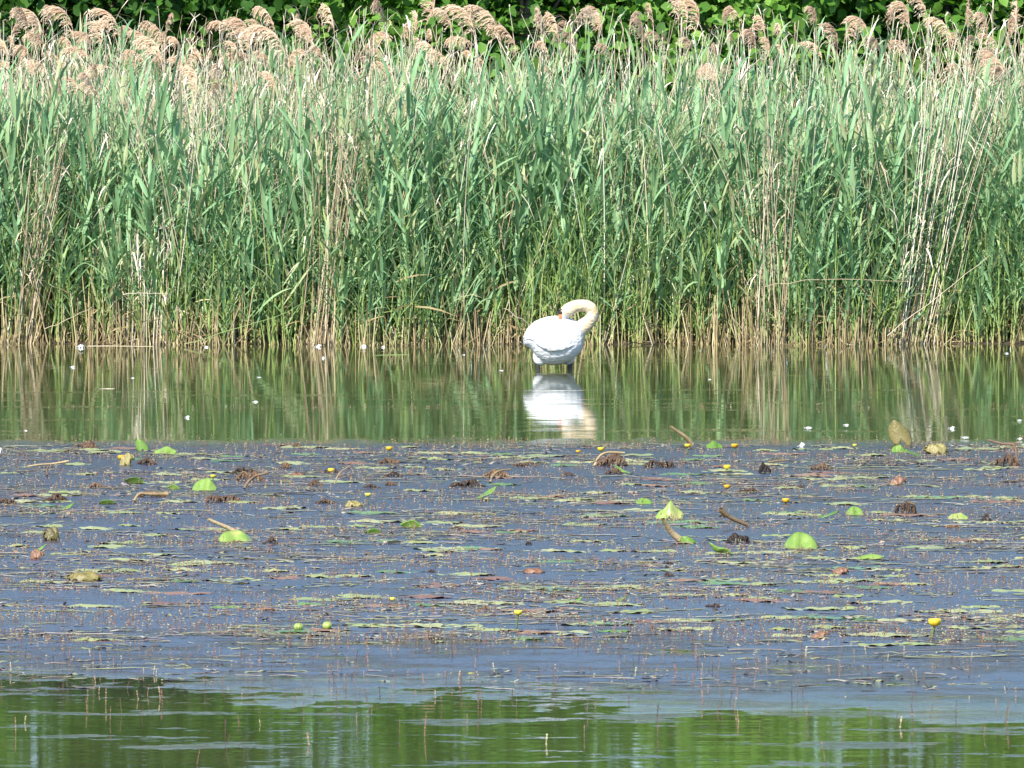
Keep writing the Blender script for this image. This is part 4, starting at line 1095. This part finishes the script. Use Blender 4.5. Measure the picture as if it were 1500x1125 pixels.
for a_ in [
    (755, 895, 14, 18, 'yellow lily flower on a straight dark stem below the swan, in the near weed', -4, False, 0.8), (1360, 908, 22, 16, 'largest yellow lily flower on a leaning stem at the near right', -9, False, 0.5),
    (178, 668, 13, 6, 'orange yellow lily flower over dark leaves at left', 0, False, 0.2), (312, 696, 9, 16, 'yellow lily bud flower on a tall stem beside the bright curled left leaf', 0, False, 0.75),
    (570, 655, 11, 8, 'yellow lily flower on a short stem over the brown leaf at the far weed edge', 0, False, 0.3), (485, 687, 11, 3, 'low yellow lily flower at left beside a thin pale bent stalk', 0, False, 0.6),
    (539, 723, 10, 10, 'greenish yellow lily flower on a dark stem left of centre', 0, False, 0.9), (847, 660, 8, 3, 'small orange lily flower below the swan at the far weed edge', 0, False, 0.1),
    (880, 656, 11, 5, 'yellow lily flower left above the large ragged brown leaf', 0, False, 0.45), (1007, 651, 10, 8, 'yellow lily flower on a green stem under the far brown stalk', 0, False, 0.6),
    (1076, 651, 12, 5, 'brownish yellow lily flower at the far weed edge right of the green arching leaf', 0, False, 0.15), (1065, 682, 12, 3, 'yellow lily flower low on the weed left of the black upright leaf', 0, False, 0.6),
    (1065, 711, 11, 1, 'orange lily flower drifting flat above the heart shaped leaf', 0, False, 0.15), (1151, 731, 13, 1, 'orange yellow lily flower lying low at right beside a pad', 0, False, 0.2),
    (1252, 651, 7, 2, 'tiny pale yellow lily flower left of the tall olive leaf', 0, False, 0.9), (575, 876, 9, 6, 'tiny greenish yellow lily flower in the near weed left of centre', 0, False, 0.95),
    (437, 917, 16, 0, 'left of two round light green buds floating near the front', 0, True, 0.6), (479, 915, 16, 0, 'right of two round light green buds floating near the front', 0, True, 0.6)]:
    flower(a_[0], a_[1], a_[2], a_[3], a_[4], a_[5], a_[6], a_[7])

# white feathers adrift
fe = [(119, 509, 14, 8, 'largest white feather at the waterline below the left reeds'), (107, 538, 8, 4, 'white feather on the calm water just below the largest one'), (303, 509, 7, 4, 'small white feather at the waterline in the left reeds'), (467, 508, 11, 6, 'white feather at the waterline left of centre'),
      (533, 508, 9, 6, 'white feather at the waterline straight left of the swan'), (562, 509, 5, 5, 'tiny upright white feather at the waterline near the swan'), (474, 525, 5, 5, 'small feather on calm water below the left of centre waterline feather'), (195, 554, 5, 2, 'tiny feather on the calm water at left'),
      (375, 589, 8, 4, 'white feather on the calm water well left of the swan'), (275, 612, 7, 6, 'curled feather near the far weed edge at left'), (735, 543, 7, 2, 'thin feather on the water beside the swan tail'), (1185, 627, 12, 4, 'white feather on the calm water right of the swan'),
      (1240, 623, 8, 4, 'small feather right of the flat feather on the calm water'), (1395, 628, 11, 6, 'bright white feather right of the tall olive leaf'), (1415, 641, 13, 3, 'flat white feather below the bright one at right'), (1175, 655, 12, 12, 'upright fluffy white feather at the far weed edge right of the swan'),
      (1494, 616, 7, 3, 'white feather at the right edge on calm water'), (1495, 643, 8, 4, 'lower white feather at the right edge'), (0, 664, 9, 15, 'tall white feather cut by the left edge of the picture'), (1040, 556, 5, 2, 'tiny feather speck on the water right of the swan'),
      (38, 631, 5, 2, 'small feather near the left edge on calm water'), (1475, 518, 6, 3, 'feather below the waterline at far right'), (680, 520, 4, 2, 'feather speck left of the swan tail near the reeds'), (380, 553, 6, 1.5, 'thin pale feather floating above the left calm feather')]
for i, (px, py, w, h, lab) in enumerate(fe):
    r2 = np.random.default_rng(2000 + i); p = W(px, py); s = mpp(p[1]); ph = r2.uniform(0, 6)
    hf = lambda u, v, x, y: (x, y * 0.5, -0.003 + 0.6 * h * s * max(0, 1 - 0.8 * u * u - v * v + 0.35 * u * math.sin(ph)) ** 0.6 + 0.08 * h * s * math.sin(8 * u + ph))
    V, F = lily_grid(w * s * 0.75, max(w, h) * s * 0.6, hf, r2, notch=0.3, nr=5, nt=26, ragged=0.14)
    A_ = Acc(); A_.add(V, F, 0.6); q = np.array([[-0.62 * w * s, 0, 0.004], [0, 0, 0.3 * h * s], [0.4 * w * s, 0, 0.3 * h * s]]); V, F, al = tubes(q, np.array([0.0016, 0.0012, 0.0006])[None], 4); A_.add(V, F, 0.9)
    o = A_.build('feather', [M_FEATHER]); o.location = [float(v) for v in p]; tag(o, lab, 'feather', 'white feathers adrift on the pond')

# ------------------------------------------------------------------ milfoil spikes
def spikes(P0, H, rg, whorl=7, lean=0.3):
    n = len(P0); A_ = Acc(); k = 4; tt = np.linspace(0, 1, k); lx = rg.normal(0, lean, n); ly = rg.normal(0, 0.1, n)
    P = np.stack([P0[:, 0:1] + H[:, None] * lx[:, None] * tt ** 1.5, P0[:, 1:2] + H[:, None] * ly[:, None] * tt, P0[:, 2:3] - 0.02 + (H[:, None] + 0.02) * tt], -1)
    V, F, al = tubes(P, 0.0012 * (1.15 - 0.5 * tt)[None] * np.ones((n, 1)), 3); A_.add(V, F, np.repeat(rg.random(n), k * 3), al, 1)
    m_ = n * whorl; ri = np.repeat(np.arange(n), whorl); f = (np.tile(np.arange(whorl), n) + 0.8) / whorl * (k - 1.01); i0 = f.astype(int); w = (f - i0)[:, None]
    C = P[ri, i0] * (1 - w) + P[ri, i0 + 1] * w
    sz = rg.uniform(0.003, 0.0062, m_)
    va = np.repeat(np.clip(np.repeat(rg.random(n), whorl) + rg.normal(0, 0.12, m_), 0, 1), 8)
    for ang in (0.3, 1.9):
        d = np.array([math.cos(ang), math.sin(ang), 0]); up = np.array([0, 0, 1.0])
        q = np.stack([C - d * sz[:, None], C - up * sz[:, None] * 0.8, C + d * sz[:, None], C + up * sz[:, None] * 0.8], 1)
        A_.add(q, np.arange(m_ * 4).reshape(-1, 4), np.repeat(np.clip(np.repeat(rg.random(n), whorl) + rg.normal(0, 0.12, m_), 0, 1), 4), 0.5, 0)
    return A_


mil_protos = []
for i in range(8):
    A_ = spikes(np.zeros((1, 3)), np.array([0.045 + 0.011 * i]), np.random.default_rng(2200 + i), 12, 0.14)
    o = A_.build('milfoil_spike', [M_MIL, M_MILS]); tag(o, 'thin reddish water milfoil spike standing out of the near water', 'water plant', 'water milfoil spikes in the near water'); mil_protos.append(o)
near_pts = [(140, 1000), (350, 1060), (380, 1050), (585, 1075), (23, 1075), (1150 / 4, 1120), (331, 1100), (357, 1110), (453, 1090), (622, 1080), (800, 1090), (856, 1080), (1082, 1060), (1210, 1115), (1318, 1065), (1160, 1030), (1400, 1060), (1460, 1040),
            (1338, 1060), (1180, 960), (1228, 1000), (1420, 990), (1068, 1030), (990, 995), (930, 990), (620, 1000), (675, 1010), (700, 1040), (490, 1000), (1475, 1065)]
cnt = 0
for i in range(270):
    if i < len(near_pts): px, py = near_pts[i]
    else:
        py = float(rg.triangular(905, 960, 1090)); px = float(rg.uniform(-40, 1540))
    o = mil_protos[i] if i < 8 else link_copy(mil_protos[int(rg.integers(8))])
    p = W(px, py); s = float(rg.uniform(0.7, 1.25)) * (1.0 if i < len(near_pts) else 0.8)
    o.location = (float(p[0]), float(p[1]), 0.0); o.scale = (s, s, s); o.rotation_euler = (0, 0, float(rg.uniform(0, 6.28)))
n = 41000
yy = np.concatenate([rg.uniform(59.0, 81.6, 37000), rg.uniform(81.0, 82.6, 1200), rg.uniform(87.4, 87.8, 300), rg.triangular(54.5, 60, 64, 2500)])
xx = rg.uniform(-0.07, 0.07, n) * yy
dens = np.sin(xx * 1.7 + 0.4 * yy) * np.sin(yy * 2.1 + xx * 0.6) + 0.5 * np.sin(xx * 5 + yy * 3.3)
kp_ = dens + rg.normal(0, 0.35, n) > -0.1
P0 = np.stack([xx, yy, np.zeros(n)], -1)[kp_]
A_ = spikes(P0, np.abs(rg.normal(0, 0.018, len(P0))) + 0.010, rg, 3)
# flat scraps of weed and broken leaf lying in the surface between the spikes
n = 18500; yy = np.where(rg.random(n) < 0.06, rg.uniform(55.5, 60, n), rg.uniform(59.5, 81.4, n)); xx = rg.uniform(-0.07, 0.07, n) * yy
kp_ = np.sin(xx * 1.1 + 0.9 * yy) * np.sin(yy * 1.6 - xx * 0.5) + rg.normal(0, 0.45, n) > 0.05
xx, yy = xx[kp_], yy[kp_]; n = len(xx); q = np.linspace(0, 1, 5)
az = rg.normal(0, 0.3, n); Ln = rg.uniform(0.03, 0.2, n) * np.where(rg.random(n) < 0.2, 3.0, 1.0)
P = np.stack([xx[:, None] + np.cos(az)[:, None] * Ln[:, None] * q, yy[:, None] + np.sin(az)[:, None] * Ln[:, None] * q, rg.normal(0.002, 0.004, (n, 5))], -1)
V, F, al, per = ribbons(P, rg.uniform(0.006, 0.035, n)[:, None] * rg.uniform(0.3, 1.2, (n, 5)), np.stack([-np.sin(az), np.cos(az), 0 * az], -1)[:, None] + 0 * P)
A_.add(V, F, np.repeat(rg.random(n), per), al, 2)
tag(A_.build('water_milfoil', [M_MIL, M_MILS, M_SCRAP]), 'fine reddish milfoil weed speckling the rippled blue water', 'water weed', kind='stuff')
